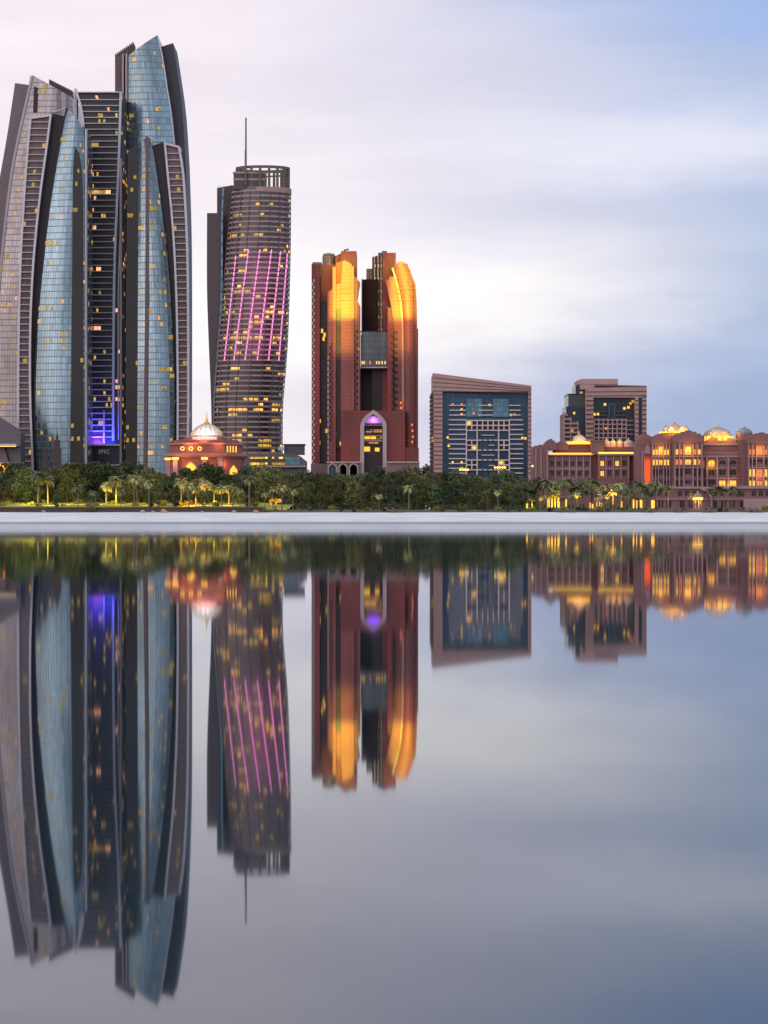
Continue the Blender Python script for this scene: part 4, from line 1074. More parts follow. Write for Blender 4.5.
mb = MB(); mb.box(X(282.3, D), X(304.6, D), D+5, D+19, Z(444.6, D), Z(443.6, D)); mb.build('roof_edge', M['umber'], lb)
mb = MB(); mb.box(X(278, D), X(284, D), D+3, D+6, Z(450, D), Z(446.8, D)); mb.build('roof_unit', M['slabline'], lb)

# ------------------------------------------------------------------ palace
def wallgrid(mb, x0, x1, z0, z1, ops, y0, depth=1.2, back=10):
    """front wall with real openings and reveals; ops: (xa,xb,za,zb)"""
    xs = sorted({x0, x1, *[o[0] for o in ops], *[o[1] for o in ops]}); zs = sorted({z0, z1, *[o[2] for o in ops], *[o[3] for o in ops]})
    vid = {}
    def V(x, z):
        if (x, z) not in vid: vid[(x, z)] = mb.vert((x, y0, z))
        return vid[(x, z)]
    for xa, xb in zip(xs, xs[1:]):
        for za, zb in zip(zs, zs[1:]):
            cx, cz = (xa+xb)/2, (za+zb)/2
            if any(o[0] < cx < o[1] and o[2] < cz < o[3] for o in ops): continue
            mb.face((V(xa, za), V(xb, za), V(xb, zb), V(xa, zb)))
    for xa, xb, za, zb in ops:
        f = [(xa, za), (xb, za), (xb, zb), (xa, zb)]
        a = [mb.vert((x, y0, z)) for x, z in f]; b_ = [mb.vert((x, y0+depth, z)) for x, z in f]
        for i in range(4):
            j = (i+1) % 4; mb.face((a[i], a[j], b_[j], b_[i]))
        mb.face(b_)
    A = [mb.vert(p) for p in ((x0, y0, z0), (x0, y0+back, z0), (x0, y0+back, z1), (x0, y0, z1))]; mb.face(A)
    A = [mb.vert(p) for p in ((x1, y0, z0), (x1, y0, z1), (x1, y0+back, z1), (x1, y0+back, z0))]; mb.face(A)
    A = [mb.vert(p) for p in ((x0, y0, z1), (x0, y0+back, z1), (x1, y0+back, z1), (x1, y0, z1))]; mb.face(A)
    A = [mb.vert(p) for p in ((x0, y0+back, z0), (x1, y0+back, z0), (x1, y0+back, z1), (x0, y0+back, z1))]; mb.face(A)

def window(root, xa, xb, za, zb, y, lit, arched=False, balus=True):
    w_ = xb-xa; h_ = zb-za
    fr = MB(); t_ = min(.22, w_*.12)
    fr.box(xa, xa+t_, y+.55, y+.8, za, zb); fr.box(xb-t_, xb, y+.55, y+.8, za, zb)
    fr.box(xa+t_, xb-t_, y+.55, y+.8, zb-t_, zb); fr.box(xa+t_, xb-t_, y+.55, y+.8, za, za+t_)
    if w_ > 1.2: fr.box((xa+xb)/2-.06, (xa+xb)/2+.06, y+.6, y+.78, za+t_, zb-t_)
    if arched:
        n = 5; r_ = w_/2
        for sgn in (-1, 1):
            cx = (xa+xb)/2; pts = [(cx+sgn*r_, zb), (cx, zb)]
            for i in range(n+1):
                a = math.pi/2*i/n; pts.append((cx+sgn*r_*math.sin(a), zb-.15-(r_*1.15)*(1-math.cos(a))))
            if sgn > 0: pts = pts[::-1]
            fr.prism(pts[::-1] if sgn < 0 else pts[::-1], y+.02, y+.5)
    f = fr.build('window', M['winframe'], root)
    p = MB(); p.box(xa+.01, xb-.01, y+.85, y+.95, za+.01, zb-.01)
    p.build('pane', M[{0: 'windark', 1: 'winlit', 2: 'winorange'}[lit]], f)
    if balus:
        s_ = MB(); s_.box(xa-.1, xb+.1, y-.35, y-.03, za-.15, za+.12)
        n = max(3, int(w_/.35))
        for i in range(n+1):
            x = xa+(xb-xa)*i/n; s_.box(x-.05, x+.05, y-.25, y-.13, za+.12, za+.8)
        s_.box(xa-.1, xb+.1, y-.3, y-.08, za+.8, za+.92)
        s_.build('balustrade', M['palace_trim'], f)

def gable(mb, x0, x1, zb, zp, y0, y1):
    """stepped ogee parapet between x0 and x1"""
    w_ = x1-x0; h_ = zp-zb; cx = (x0+x1)/2
    prof = [(0, 0), (0, .30), (.04, .42), (.07, .34), (.10, .34), (.12, .56), (.16, .64), (.19, .56), (.24, .56), (.26, .76), (.30, .82), (.33, .76), (.38, .76), (.40, .92), (.44, .92), (.5, 1.0)]
    L_ = [(x0+w_*a, zb+h_*b_) for a, b_ in prof]; Rr = [(x1-w_*a, zb+h_*b_) for a, b_ in prof[:-1]]
    pts = [(x0, zb-1.5), (x1, zb-1.5)] + Rr + L_[::-1]
    mb.prism(pts, y0, y1)

def dome(root, px, pyb, rpx, pyt, D, y, mat, ribs=0, n=40, tip=None, ring=None):
    s = D/F; rr = rpx*s; h_ = Z(pyt, D)-Z(pyb, D)
    mb = MB(); pr = [(rr*.96, 0), (rr, .15*h_), (rr*.93, .38*h_), (rr*.76, .62*h_), (rr*.5, .82*h_), (rr*.22, .95*h_), (0, h_)]
    mb.lathe(pr, (X(px, D), y, Z(pyb, D)), n, .08 if ribs else 0, ribs); d = mb.build('dome', mat, root, smooth=True)
    if tip:
        mb = MB(); z0 = Z(pyt+.4, D); H = Z(tip, D)-z0
        mb.lathe([(.55, 0), (.3, H*.15), (.5, H*.3), (.2, H*.42), (.14, H*.7), (.04, H)], (X(px, D), y, z0), 8); mb.build('finial', M['gold'], d)
    return d
def ringstrip(root, px, py0, py1, rpx, D, y, mat, name='light_ring', n=24):
    s = D/F; mb = MB(); mb.lathe([(0, 0), (rpx*s, 0), (rpx*s, Z(py0, D)-Z(py1, D)), (0, Z(py0, D)-Z(py1, D))], (X(px, D), y, Z(py1, D)), n); return mb.build(name, mat, root)

# left wing
D = 860
lw_ = thing('palace_wing', 'long low red palace wing with amber cornice line and small lit domes', 'building', (X(590, D), D, GZ))
def WB(mb, x0, x1, y0, y1, z0, z1): mb.box(X(x0, D), X(x1, D), D+y0, D+y1, Z(z1, D) if z1 else GZ, Z(z0, D))
def ops(cols, rows, w_, h_): return [(X(c-w_/2, D), X(c+w_/2, D), Z(r+h_/2, D), Z(r-h_/2, D)) for r in rows for c in cols]
oa = ops((552, 559, 566, 573, 580, 587), (464, 473.6), 4.2, 5.4)
mb = MB(); wallgrid(mb, X(547.6, D), X(591, D), GZ, Z(454.5, D), oa, D, back=20)
ob = ops((601.6, 609, 616.5, 624), (463.6, 473.6), 4.4, 6.0)
wallgrid(mb, X(597.6, D), X(628.5, D), GZ, Z(454.5, D), ob, D-3, back=20)
mb.build('wall', M['palace'], lw_)
for i, o in enumerate(oa): window(lw_, *o, D, 0, balus=False)
for i, o in enumerate(ob): window(lw_, *o, D-3, 1 if i in (0, 2, 4) else 0, balus=False)
mb = Each('pilaster', M['palace_trim'], lw_)
for c in (548.4, 555.5, 562.5, 569.5, 576.5, 583.5, 590.4): WB(mb, c-.5, c+.5, -.35, .6, 456, 479)
for c in (598.2, 605.3, 612.8, 620.2, 627.8): WB(mb, c-.5, c+.5, -3.35, -2.4, 456, 479)
WB(mb, 547.7, 591, -.3, .6, 468.4, 469.4); WB(mb, 597.7, 628.4, -3.3, -2.4, 468.4, 469.4); mb.build('pilaster', M['palace_trim'], lw_)
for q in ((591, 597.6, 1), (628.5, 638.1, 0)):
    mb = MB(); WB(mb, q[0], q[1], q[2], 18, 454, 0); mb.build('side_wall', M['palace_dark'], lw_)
mb = Each('cornice', M['palace_trim'], lw_); WB(mb, 547.6, 592, -.9, 18, 454.4, 455.6); WB(mb, 597, 638, -3.9, 14, 454.4, 455.6); mb.build('cornice', M['palace_trim'], lw_)
mb = MB(); WB(mb, 548, 594, -1.1, .2, 453.0, 454.4); mb.build('light_strip', M['strip'], lw_)
mb = MB(); WB(mb, 597.6, 637.5, -4.1, -3, 452.4, 453.9); mb.build('light_strip', M['strip'], lw_)
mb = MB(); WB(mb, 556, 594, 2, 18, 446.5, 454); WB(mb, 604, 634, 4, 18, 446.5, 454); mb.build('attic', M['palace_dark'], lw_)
mb = MB(); WB(mb, 534.2, 548, -2, 20, 446, 0); WB(mb, 534.2, 541, -2.3, -1, 447.5, 0)
gable(mb, X(544.6, D), X(556.8, D), Z(446, D), Z(438.6, D), D-1.6, D+10); gable(mb, X(556, D), X(569, D), Z(446, D), Z(440.2, D), D+1.5, D+12)
gable(mb, X(534.4, D), X(546, D), Z(448, D), Z(444.6, D), D-1.8, D+8)
mb.build('parapet_tower', M['palace'], lw_); mb = MB()
WB(mb, 591, 604, -1.2, 14, 440.6, 454.2); WB(mb, 590.2, 605, -1.5, 14, 440, 441.4)
mb.build('parapet_tower', M['palace'], lw_)
for c in (535.4, 540.6, 546.8):
    mb = MB(); WB(mb, c-.5, c+.5, -2.7, -2, 449, 479); mb.build('pilaster', M['palace_trim'], lw_)
dome(lw_, 581, 440.6, 7.2, 433.6, D, D+8, M['dome_pink'], ribs=14, tip=429.6)
ringstrip(lw_, 581, 440.6, 442.2, 12.6, D, D+8, M['palace_trim'], 'drum'); ringstrip(lw_, 581, 441.4, 443.6, 13.4, D, D+8, M['strip']); ringstrip(lw_, 581, 443.8, 446.6, 11, D, D+8, M['palace_dark'], 'drum')
for px, r_, mt in ((608, 4.2, 'dome_grey'), (614.5, 3.6, 'dome_grey'), (621.5, 3.6, 'dome_grey'), (630, 5.4, 'dome_grey')):
    dome(lw_, px, 443.4, r_, 439.2, D, D+6, M[mt], ribs=8, n=24, tip=437.2); ringstrip(lw_, px, 443.4, 446.6, r_*.95, D, D+6, M['palace_trim'], 'drum', 12)
for px in (576, 586, 613, 620): lamp('amber_light', 'POINT', (X(px, D), D+1.5, Z(439.6, D)), 650, (1, .50, .04), .4)
# planting on the terrace is part of the shadow line
# tower with the orange niche
D = 836
nt_ = thing('niche_tower', 'narrow red palace tower with a tall glowing orange niche', 'tower', (X(644.5, D), D, GZ))
no = [(X(644, D), X(650, D), Z(488, D), Z(456.6, D))]
mb = MB(); wallgrid(mb, X(638.2, D), X(652.2, D), GZ, Z(441, D), no, D-2, depth=2.2, back=18); gable(mb, X(638, D), X(652, D), Z(441, D), Z(433.2, D), D-2.2, D+9)
mb.build('wall', M['palace'], nt_)
mb = MB(); mb.box(*no[0][:2], D-.3, D+.1, *no[0][2:]); mb.build('niche', M['niche'], nt_)
mb = MB(); pa = arch_pts(644.2, 649.8, 444, 450, 5); mb.prism([(X(644.2, D), Z(454, D)), (X(649.8, D), Z(454, D))]+[(X(a, D), Z(b_, D)) for a, b_ in pa[::-1]], D-2.5, D-2.1); mb.build('arch_panel', M['palace_trim'], nt_)
for c in (641.5, 643.3, 650.7):
    mb = MB(); mb.box(X(c-.4, D), X(c+.4, D), D-2.6, D-2, GZ, Z(451, D)); mb.build('pilaster', M['palace_trim'], nt_)
lamp('orange_light', 'AREA', (X(647, D), D-2.4, Z(472, D)), 260, (1, .30, .05), (1.6, 10), rot=(R(90), 0, 0))

# main palace
D = 830
pl = thing('palace', 'grand rose palace with gabled pavilions, yellow lit arches and glowing domes', 'palace', (X(712, D), D, GZ))
def pav(x0, x1, y, ztop, gz, bays, rows, litmap, cols_w):
    """pavilion: bays = list of (centre, width, arched_top)"""
    o = []
    for ri, (r_, h_) in enumerate(rows):
        for bi, (c, w_, ar) in enumerate(bays):
            hh = h_+(3 if (ar and ri == 0) else 0)
            o.append((X(c-w_/2, D), X(c+w_/2, D), Z(r_+h_/2, D), Z(r_+h_/2-hh, D), ri, bi, ar))
    mb = MB(); wallgrid(mb, X(x0, D), X(x1, D), GZ, Z(ztop, D), [q[:4] for q in o], y, back=22)
    if gz: gable(mb, X(x0-.6, D), X(x1+.6, D), Z(ztop, D), Z(gz, D), y-.5, y+9)
    mb.build('wall', M['palace'], pl)
    for q in o: window(pl, *q[:4], y, litmap.get((q[4], q[5]), litmap.get((q[4], None), 0)), arched=(q[4] == 0), balus=(q[1]-q[0]) > 1.3)
rws = [(452, 6), (462.2, 6), (473, 8), (483.4, 6)]
pav(652.2, 672.5, D+2, 441, 432.6, [(654.6, 2.5, 0), (657.7, 2.5, 0), (661.7, 4.4, 1), (665.8, 2.5, 0), (668.9, 2.5, 0)], rws,
    {(0, None): 1, (1, None): 1, (2, None): 0, (3, None): 0}, 0)
pav(672.5, 702.5, D-3, 439, 430.4, [(676.2, 3.1, 0), (680.3, 3.1, 0), (687.2, 7.0, 1), (694.1, 3.1, 0), (698.4, 3.1, 0)], rws,
    {(0, 0): 1, (0, 1): 2, (0, 2): 1, (0, 3): 2, (0, 4): 1, (1, 0): 2, (1, 1): 2, (1, 2): 1, (1, 3): 1, (1, 4): 2}, 0)
pav(702.5, 741, D+4, 456.5, None, [(704.8, 3.2, 0), (713.3, 7.4, 0), (724.2, 7.4, 0), (734.9, 7.4, 0)], [(463, 7.4), (473.4, 8.2), (483.4, 7)],
    {(0, 0): 2, (0, 1): 1, (2, 2): 1, (2, 3): 1}, 0)
pav(746, 775, D-3, 440, 432.4, [(749, 3, 0), (752.8, 3, 0), (758.7, 6.4, 1), (765, 2.8, 0), (768.6, 2.8, 0)], rws,
    {(0, 0): 2, (0, 1): 2, (0, 2): 2, (0, 3): 2, (2, 0): 1, (2, 1): 1, (2, 2): 2, (2, 3): 1, (3, 0): 1, (3, 1): 1, (3, 2): 2, (3, 3): 1}, 0)
def PB(mb, x0, x1, y0, y1, z0, z1): mb.box(X(x0, D), X(x1, D), D+y0, D+y1, Z(z1, D) if z1 else GZ, Z(z0, D))
mb = MB(); PB(mb, 741, 746.2, 0, 20, 440, 0); PB(mb, 702.4, 741.2, 8, 20, 443.5, 458); PB(mb, 701, 742, 9, 22, 440.6, 446); mb.build('wall', M['palace'], pl)
gb = MB(); gable(gb, X(711, D), X(722, D), Z(441.4, D), Z(435, D), D+8.5, D+14); gable(gb, X(728, D), X(740, D), Z(441.4, D), Z(436.5, D), D+8.6, D+14)
gb.build('roof_gable', M['palace'], pl)
mb = Each('cornice', M['palace_trim'], pl)
PB(mb, 702, 742, 7.4, 12, 443.2, 444.6); PB(mb, 702.6, 741, 3.4, 6, 455.4, 457)
mb.build('cornice', M['palace_trim'], pl)
mb = MB(); PB(mb, 703, 740.6, 3.4, 3.9, 451.6, 452.4)
for i in range(36): c = 703.5+i*1.04; PB(mb, c, c+.45, 3.45, 3.85, 452.4, 455.4)
mb.build('balustrade', M['palace_trim'], pl)
mb = Each('pilaster', M['palace_trim'], pl)
for c in (653, 656.2, 659.1, 664.2, 667.3, 670.3): PB(mb, c-.38, c+.38, 1.4, 2.3, 445, 488)
for c in (673.8, 678.2, 682.6, 691.8, 696.3, 700.6): PB(mb, c-.45, c+.45, -3.8, -2.8, 444, 488)
for c in (708.2, 718.6, 729.6): PB(mb, c-.8, c+.8, 3.0, 4.2, 457.2, 488)
for c in (747.4, 750.8, 755, 762.4, 766.8): PB(mb, c-.45, c+.45, -3.8, -2.8, 445, 488)
mb.build('pilaster', M['palace_trim'], pl)
mb = Each('string_course', M['palace_trim'], pl); PB(mb, 652, 672.6, 1.6, 2.4, 456.3, 457.2); PB(mb, 672.3, 702.7, -3.5, -2.8, 456.3, 457.2); PB(mb, 672.3, 702.7, -3.5, -2.8, 467.4, 468.1); PB(mb, 745.8, 775, -3.5, -2.8, 456.3, 457.2)
PB(mb, 745.8, 775, -3.5, -2.8, 467.4, 468.1); PB(mb, 703, 741, 3.6, 4.2, 467.6, 468.3); PB(mb, 703, 741, 3.6, 4.2, 478.2, 478.9)
mb.build('string_course', M['palace_trim'], pl)
# ground floor: projecting terrace with dark openings
og = [(X(c-2.4, D), X(c+2.4, D), Z(497, D), Z(491.4, D)) for c in (657, 664, 677, 684, 692, 711.5, 719, 728, 736, 750, 757, 764)]
og += [(X(c-2.8, D), X(c+2.8, D), Z(508.5, D), Z(501, D)) for c in (658, 666, 679, 688, 712, 720, 729, 737)]
mb = MB(); wallgrid(mb, X(652, D), X(775, D), GZ-.2, Z(489, D), og, D-9, depth=1.6, back=8); mb.build('terrace_front', M['palace'], pl)
for q in og: window(pl, *q, D-9, 0, balus=False)
mb = Each('cornice', M['palace_trim'], pl); PB(mb, 651.6, 775, -9.9, -3, 487.2, 489); PB(mb, 651.8, 775, -9.5, -8.8, 498.8, 499.8); mb.build('cornice', M['palace_trim'], pl)
mb = MB()
for x0, x1, dy, y_ in ((741.4, 745.6, 0, 440), (702.8, 741, 8, 443.2), (653, 671.6, -8.6, 487.2), (709, 768, -9.6, 487.2)):
    n_ = int((x1-x0)/1.5)
    for i in range(n_):
        c = x0+(x1-x0)*(i+.5)/n_; PB(mb, c-.4, c+.4, dy, dy+.5, y_-1.2, y_+.2)
mb.build('merlon_row', M['palace_trim'], pl)
# big porch arch
mb = MB(); n = 12; Cx, Cz = X(697.5, D), Z(502, D)
for i in range(n):
    a, b_ = math.pi*.5*i/n, math.pi*.5*(i+1)/n
    r1_, r2_ = 9.2*D/F, 10.8*D/F
    mb.prism([(Cx+r1_*math.cos(a), Cz+r1_*1.25*math.sin(a)), (Cx+r2_*math.cos(a), Cz+r2_*1.25*math.sin(a)), (Cx+r2_*math.cos(b_), Cz+r2_*1.25*math.sin(b_)), (Cx+r1_*math.cos(b_), Cz+r1_*1.25*math.sin(b_))], D-11, D-9.2)
mb.box(X(706.7, D), X(708.3, D), D-11, D-9.2, GZ, Cz); mb.build('porch_arch', M['palace_trim'], pl)
mb = MB(); PB(mb, 737, 775, -16, -15, 499, 0); mb.build('garden_wall', M['palace_trim'], pl)
# domes
ringstrip(pl, 677, 431.6, 438, 14, D, D+8, M['palace'], 'drum')
ringstrip(pl, 677, 431.2, 432.4, 15.2, D, D+8, M['strip'])
dome(pl, 677.5, 431.5, 8.4, 422.6, D, D+8, M['dome_pink'], ribs=12, tip=418.6)
for k, (px, dy) in enumerate(((667.5, 4), (672, -1), (682.5, -1), (687.5, 4))): dome(pl, px, 431.3, 3.4, 425.4, D, D+3+dy*.4, M['dome_pink'], ribs=6, n=18, tip=423.8)
ringstrip(pl, 723, 434.2, 441, 14, D, D+14, M['dome_grey'], 'drum')
for k in range(16):
    a = 2*math.pi*k/16; mb = MB(); x, y = X(723, D)+14.4*D/F*math.cos(a), D+14+14.4*D/F*math.sin(a)
    mb.box(x-.7, x+.7, y-.4, y+.4, Z(439.6, D), Z(435, D)); mb.build('lit_window', M['winlit'], pl)
ringstrip(pl, 723, 433.6, 434.4, 15, D, D+14, M['palace_trim'], 'drum'); dome(pl, 723, 433.7, 13.6, 425.4, D, D+14, M['dome_grey'], ribs=20, n=60, tip=417.6)
ringstrip(pl, 748.5, 433, 440, 8.4, D, D+10, M['palace'], 'drum'); dome(pl, 748.5, 433.2, 8.6, 426.4, D, D+10, M['dome_blue'], ribs=16, n=48, tip=423)
for px, py, dd, e in ((670, 429.5, 0, 700), (677, 430, -1.5, 800), (685, 429.5, 0, 700), (713, 434, 6, 800), (723, 435, 3, 900), (733, 434, 6, 800), (661, 451, -1, 350), (687, 451, -6, 450), (758, 452, -6, 350), (713, 468, 1, 200), (730, 486, 1, 250), (758, 478, -6, 250)):
    lamp('amber_light', 'POINT', (X(px, D), D+dd, Z(py, D)), e, (1, .48, .04), .4)

# garden kiosks with white domes
def kiosk(px, ybase, rpx, ytop, D, label, mat):
    s = D/F; k = thing('garden_kiosk', label, 'kiosk', (X(px, D), D, GZ-.1), 'domed kiosks in the palace garden')
    yb = ybase; r_ = rpx*s
    mb = MB(); mb.lathe([(0, 0), (r_*1.1, 0), (r_*1.1, .5), (0, .5)], (X(px, D), D, GZ-.1), 16); mb.build('base', M['palace_trim'], k)
    for i in range(8):
        a = 2*math.pi*(i+.5)/8; x, y = X(px, D)+r_*.88*math.cos(a), D+r_*.88*math.sin(a)
        mb = MB(); mb.tube([(x, y, GZ+.3), (x, y, Z(yb, D))], .22, 6); mb.build('column', M['palace_trim'], k)
    mb = MB(); mb.lathe([(r_*.8, -.6), (r_*1.08, -.6), (r_*1.15, .1), (r_*1.0, .3), (0, .3)], (X(px, D), D, Z(yb, D)), 24); mb.build('eave_ring', M['strip'] if mat != 'whitedome' else M['palace_trim'], k)
    dome(k, px, yb-.7, rpx, ytop, D, D, M[mat], ribs=12, n=36, tip=ytop-2.5)
    lamp('amber_light', 'POINT', (X(px, D), D, Z(yb+5, D)), 260, (1, .5, .06), .3)
    return k
kiosk(598.8, 499.6, 4.4, 493.4, 690, 'white domed garden kiosk among the yellow lit palms', 'whitedome')
kiosk(697.6, 498.2, 4.8, 493.0, 740, 'grey domed garden kiosk with a glowing amber eave below the palace', 'dome_grey')

# ------------------------------------------------------------------ trees
def leaf_quads(mb, rnd, c, rad, n, size, flat=.5):
    for _ in range(n):
        v = Vector((rnd.gauss(0, 1), rnd.gauss(0, 1), rnd.gauss(0, 1))).normalized()*rad*(rnd.random()**.45)
        v.z *= .75
        p = Vector(c)+v
        a = Vector((rnd.gauss(0, 1), rnd.gauss(0, 1), rnd.gauss(0, flat))).normalized(); b_ = a.orthogonal().normalized()
        s_ = size*rnd.uniform(.6, 1.4); q = Matrix.Rotation(rnd.uniform(0, 6.28), 3, a) @ b_; r_ = a.cross(q)
        i = [mb.vert(p-q*s_*.5), mb.vert(p+r_*s_*.28), mb.vert(p+q*s_*.5), mb.vert(p-r_*s_*.28)]
        mb.face(i)
def broad_tree(seed, H, W, mat, size=.75, ncl=34, per=95):
    rnd = random.Random(seed)
    r = thing('broadleaf_tree', '', 'tree', (0, 0, 0))
    tr_ = MB(); th = H*.3
    lean = Vector((rnd.uniform(-.4, .4), rnd.uniform(-.4, .4), 0))
    tr_.tube([(0, 0, -.4), tuple(lean*.3+Vector((0, 0, th*.5))), tuple(lean+Vector((0, 0, th))), tuple(lean*1.6+Vector((0, 0, H*.72)))], [.42, .33, .27, .08], 8)
    cr_ = MB()
    for k in range(ncl):
        a = rnd.uniform(0, 6.283); u = rnd.random()
        z = H*(.26+.70*u); prof = (math.sin(math.pi*min(1, (.12+.84*u))))**.6
        rr = W*.5*prof*rnd.uniform(.25, 1.0)
        c = (rr*math.cos(a), rr*math.sin(a), z)
        leaf_quads(cr_, rnd, c, rnd.uniform(.8, 1.7)*W/9, per, size)
        if k % 4 == 0:
            b0 = lean+Vector((0, 0, th*rnd.uniform(.8, 1.2)))
            tr_.tube([tuple(b0), tuple((b0+Vector(c))*.5+Vector((0, 0, .4))), c], [.16, .1, .04], 5)
    tr_.build('trunk', M['bark'], r); cr_.build('crown', mat, r)
    return r
def palm(seed, H, mat, nf=26, L=3.0):
    rnd = random.Random(seed); r = thing('palm_tree', '', 'palm', (0, 0, 0))
    lean = rnd.uniform(-.5, .5)
    pts = [(lean*(k/6)**2, .1*k/6, -.4+(H+.4)*k/6) for k in range(7)]
    mb = MB(); mb.tube(pts, [.30, .25, .22, .20, .19, .20, .26], 8); mb.build('trunk', M['palmbark'], r)
    mb = MB(); top = Vector(pts[-1])
    for k in range(nf):
        a = 2*math.pi*k/nf*2.4+rnd.uniform(-.2, .2); up = rnd.uniform(-.35, 1.1); ll = L*rnd.uniform(.8, 1.15)
        d = Vector((math.cos(a), math.sin(a), 0)); prev = top.copy(); el_ = up
        segs = 6; pp = [prev.copy()]
        for s_ in range(segs):
            prev = prev+(d*math.cos(el_)+Vector((0, 0, math.sin(el_))))*ll/segs; el_ -= .28; pp.append(prev.copy())
        side = d.cross(Vector((0, 0, 1))).normalized()
        for s_ in range(segs):
            p0, p1 = pp[s_], pp[s_+1]
            for m_ in range(3):
                q = p0.lerp(p1, m_/3); wl_ = .75*math.sin(math.pi*min(.97, .12+(s_+m_/3)/segs*.85))+.1
                for sg in (-1, 1):
                    tip = q+side*sg*wl_+(p1-p0)*.5+Vector((0, 0, -.28*wl_))
                    w2 = (p1-p0).normalized()*.11
                    mb.face([mb.vert(q-w2), mb.vert(q+w2), mb.vert(tip)])
            mb.face([mb.vert(p0-side*.05), mb.vert(p1-side*.04), mb.vert(p1+side*.04), mb.vert(p0+side*.05)])
    mb.build('crown', mat, r)
    return r
def shrub(seed, H, W, mat, name='shrub'):
    rnd = random.Random(seed); r = thing(name, '', 'shrub', (0, 0, 0))
    mb = MB()
    for k in range(7): a = k*.9; mb.tube([(0, 0, -.2), (math.cos(a)*W*.25, math.sin(a)*W*.25, H*.6)], [.06, .02], 4)
    mb.build('stem', M['bark'], r)
    mb = MB()
    for k in range(12):
        a = rnd.uniform(0, 6.28); rr = W*.38*rnd.random()
        leaf_quads(mb, rnd, (rr*math.cos(a), rr*math.sin(a), H*rnd.uniform(.25, .8)), W*.22, 40, .28)
    mb.build('foliage', mat, r); return r

protos = {}
def proto(key, fn):
    protos[key] = [fn, None]
proto('bA', lambda: broad_tree(1, 14, 11, M['leafA'])); proto('bB', lambda: broad_tree(2, 13, 10, M['leafB'])); proto('bC', lambda: broad_tree(3, 15, 9, M['leafC']))
proto('bD', lambda: broad_tree(4, 12, 12, M['leafA'])); proto('bE', lambda: broad_tree(5, 14, 10, M['leafC'])); proto('bF', lambda: broad_tree(6, 13, 12, M['leafB']))
proto('sm', lambda: broad_tree(7, 7, 5.5, M['leafC'], .5, 22, 70)); proto('smB', lambda: broad_tree(8, 6.5, 5, M['leafB'], .5, 22, 70))
proto('pA', lambda: palm(11, 9.0, M['frond'])); proto('pB', lambda: palm(12, 8.0, M['frond'], 24)); proto('pC', lambda: palm(13, 10.5, M['frondB'], 30, 3.6)); proto('pD', lambda: palm(14, 9.5, M['frondB'], 28, 3.3))
proto('shA', lambda: shrub(21, 1.8, 2.6, M['hedge'])); proto('shB', lambda: shrub(22, 1.3, 2.4, M['scrub'])); proto('shC', lambda: shrub(23, 2.4, 3.4, M['leafB']))
placed = []
def plant(key, px, D, scale=1.0, rz=0.0, z=None, wide=1.0, group=None, kind=None):
    fn, base = protos[key]
    if base is None: o = fn(); protos[key][1] = o
    else:
        o = base.copy(); col.objects.link(o)
        for ch in base.children:
            c_ = ch.copy(); col.objects.link(c_); c_.parent = o
    o.location = (X(px, D), D, GZ-.15 if z is None else z); o.rotation_euler = (0, 0, rz); o.scale = (scale*wide, scale*wide, scale)
    o['group'] = group
    placed.append((o, kind, px, D, key))
    return o
rnd = random.Random(77)
# tall belt behind (broadleaf): silhouette rows by position
def top_row(px):
    base = 466
    for x0, x1, y in ((-60, 8, 474), (8, 28, 463), (28, 38, 470), (38, 84, 464), (84, 110, 462), (110, 160, 465), (160, 185, 470), (185, 215, 466), (215, 245, 467), (245, 262, 464), (262, 300, 470), (300, 345, 469), (345, 360, 472), (360, 385, 467), (385, 425, 468), (425, 470, 470), (470, 490, 473), (490, 530, 474), (530, 560, 480)):
        if x0 <= px < x1: base = y
    return base
keys = ['bA', 'bB', 'bC', 'bD', 'bE', 'bF']; nat = {'bA': 14, 'bB': 13, 'bC': 15, 'bD': 12, 'bE': 14, 'bF': 13}
px = -52
while px < 536:
    D_ = rnd.uniform(690, 760); key = rnd.choice(keys if px > 150 else ['bA', 'bB', 'bF', 'bD'])
    H_ = Z(top_row(px)+rnd.uniform(-4, 7), D_)-GZ
    plant(key, px, D_, H_/nat[key], rnd.uniform(0, 6), wide=rnd.uniform(.85, 1.1), group='broadleaf trees in the rear belt', kind='rear')
    px += rnd.uniform(9.5, 14)
px = -48
while px < 534:
    D_ = rnd.uniform(640, 675); key = rnd.choice(keys)
    hh = 22 if px < 245 else 10
    if 20 < px < 130 and rnd.random() < .35: px += 8; continue
    H_ = Z(top_row(px)+rnd.uniform(.3, 1)*hh, D_)-GZ
    plant(key, px, D_, H_/nat[key], rnd.uniform(0, 6), wide=rnd.uniform(.8, 1.0), group='broadleaf trees in the front belt', kind='front')
    px += rnd.uniform(12, 19)
# special front trees
for px, D_, yt, key, wd in ((452, 612, 483, 'bE', 1.1), (436, 616, 484, 'bC', 1.0), (28, 640, 466, 'bA', 1.0), (68, 636, 468, 'bD', .8), (335, 625, 478, 'bD', .8), (308, 622, 480, 'bA', .8), (408, 622, 478, 'bA', .8), (373, 618, 480, 'bF', .8), (520, 625, 486, 'bE', .8)):
    H_ = Z(yt, D_)-GZ; plant(key, px, D_, H_/nat[key], rnd.uniform(0, 6), wide=wd, group='bushy trees beside the beach', kind='beach')
for px, D_, yt in ((375, 598, 492), (495, 600, 486), (150, 604, 492), (158, 603, 490), (175, 606, 489), (275, 602, 486), (487, 598, 488), (205, 606, 489), (56, 604, 494)):
    key = rnd.choice(['sm', 'smB']); H_ = Z(yt, D_)-GZ; plant(key, px, D_, H_/7, rnd.uniform(0, 6), wide=.8, group='small round trees at the back of the beach', kind='small')
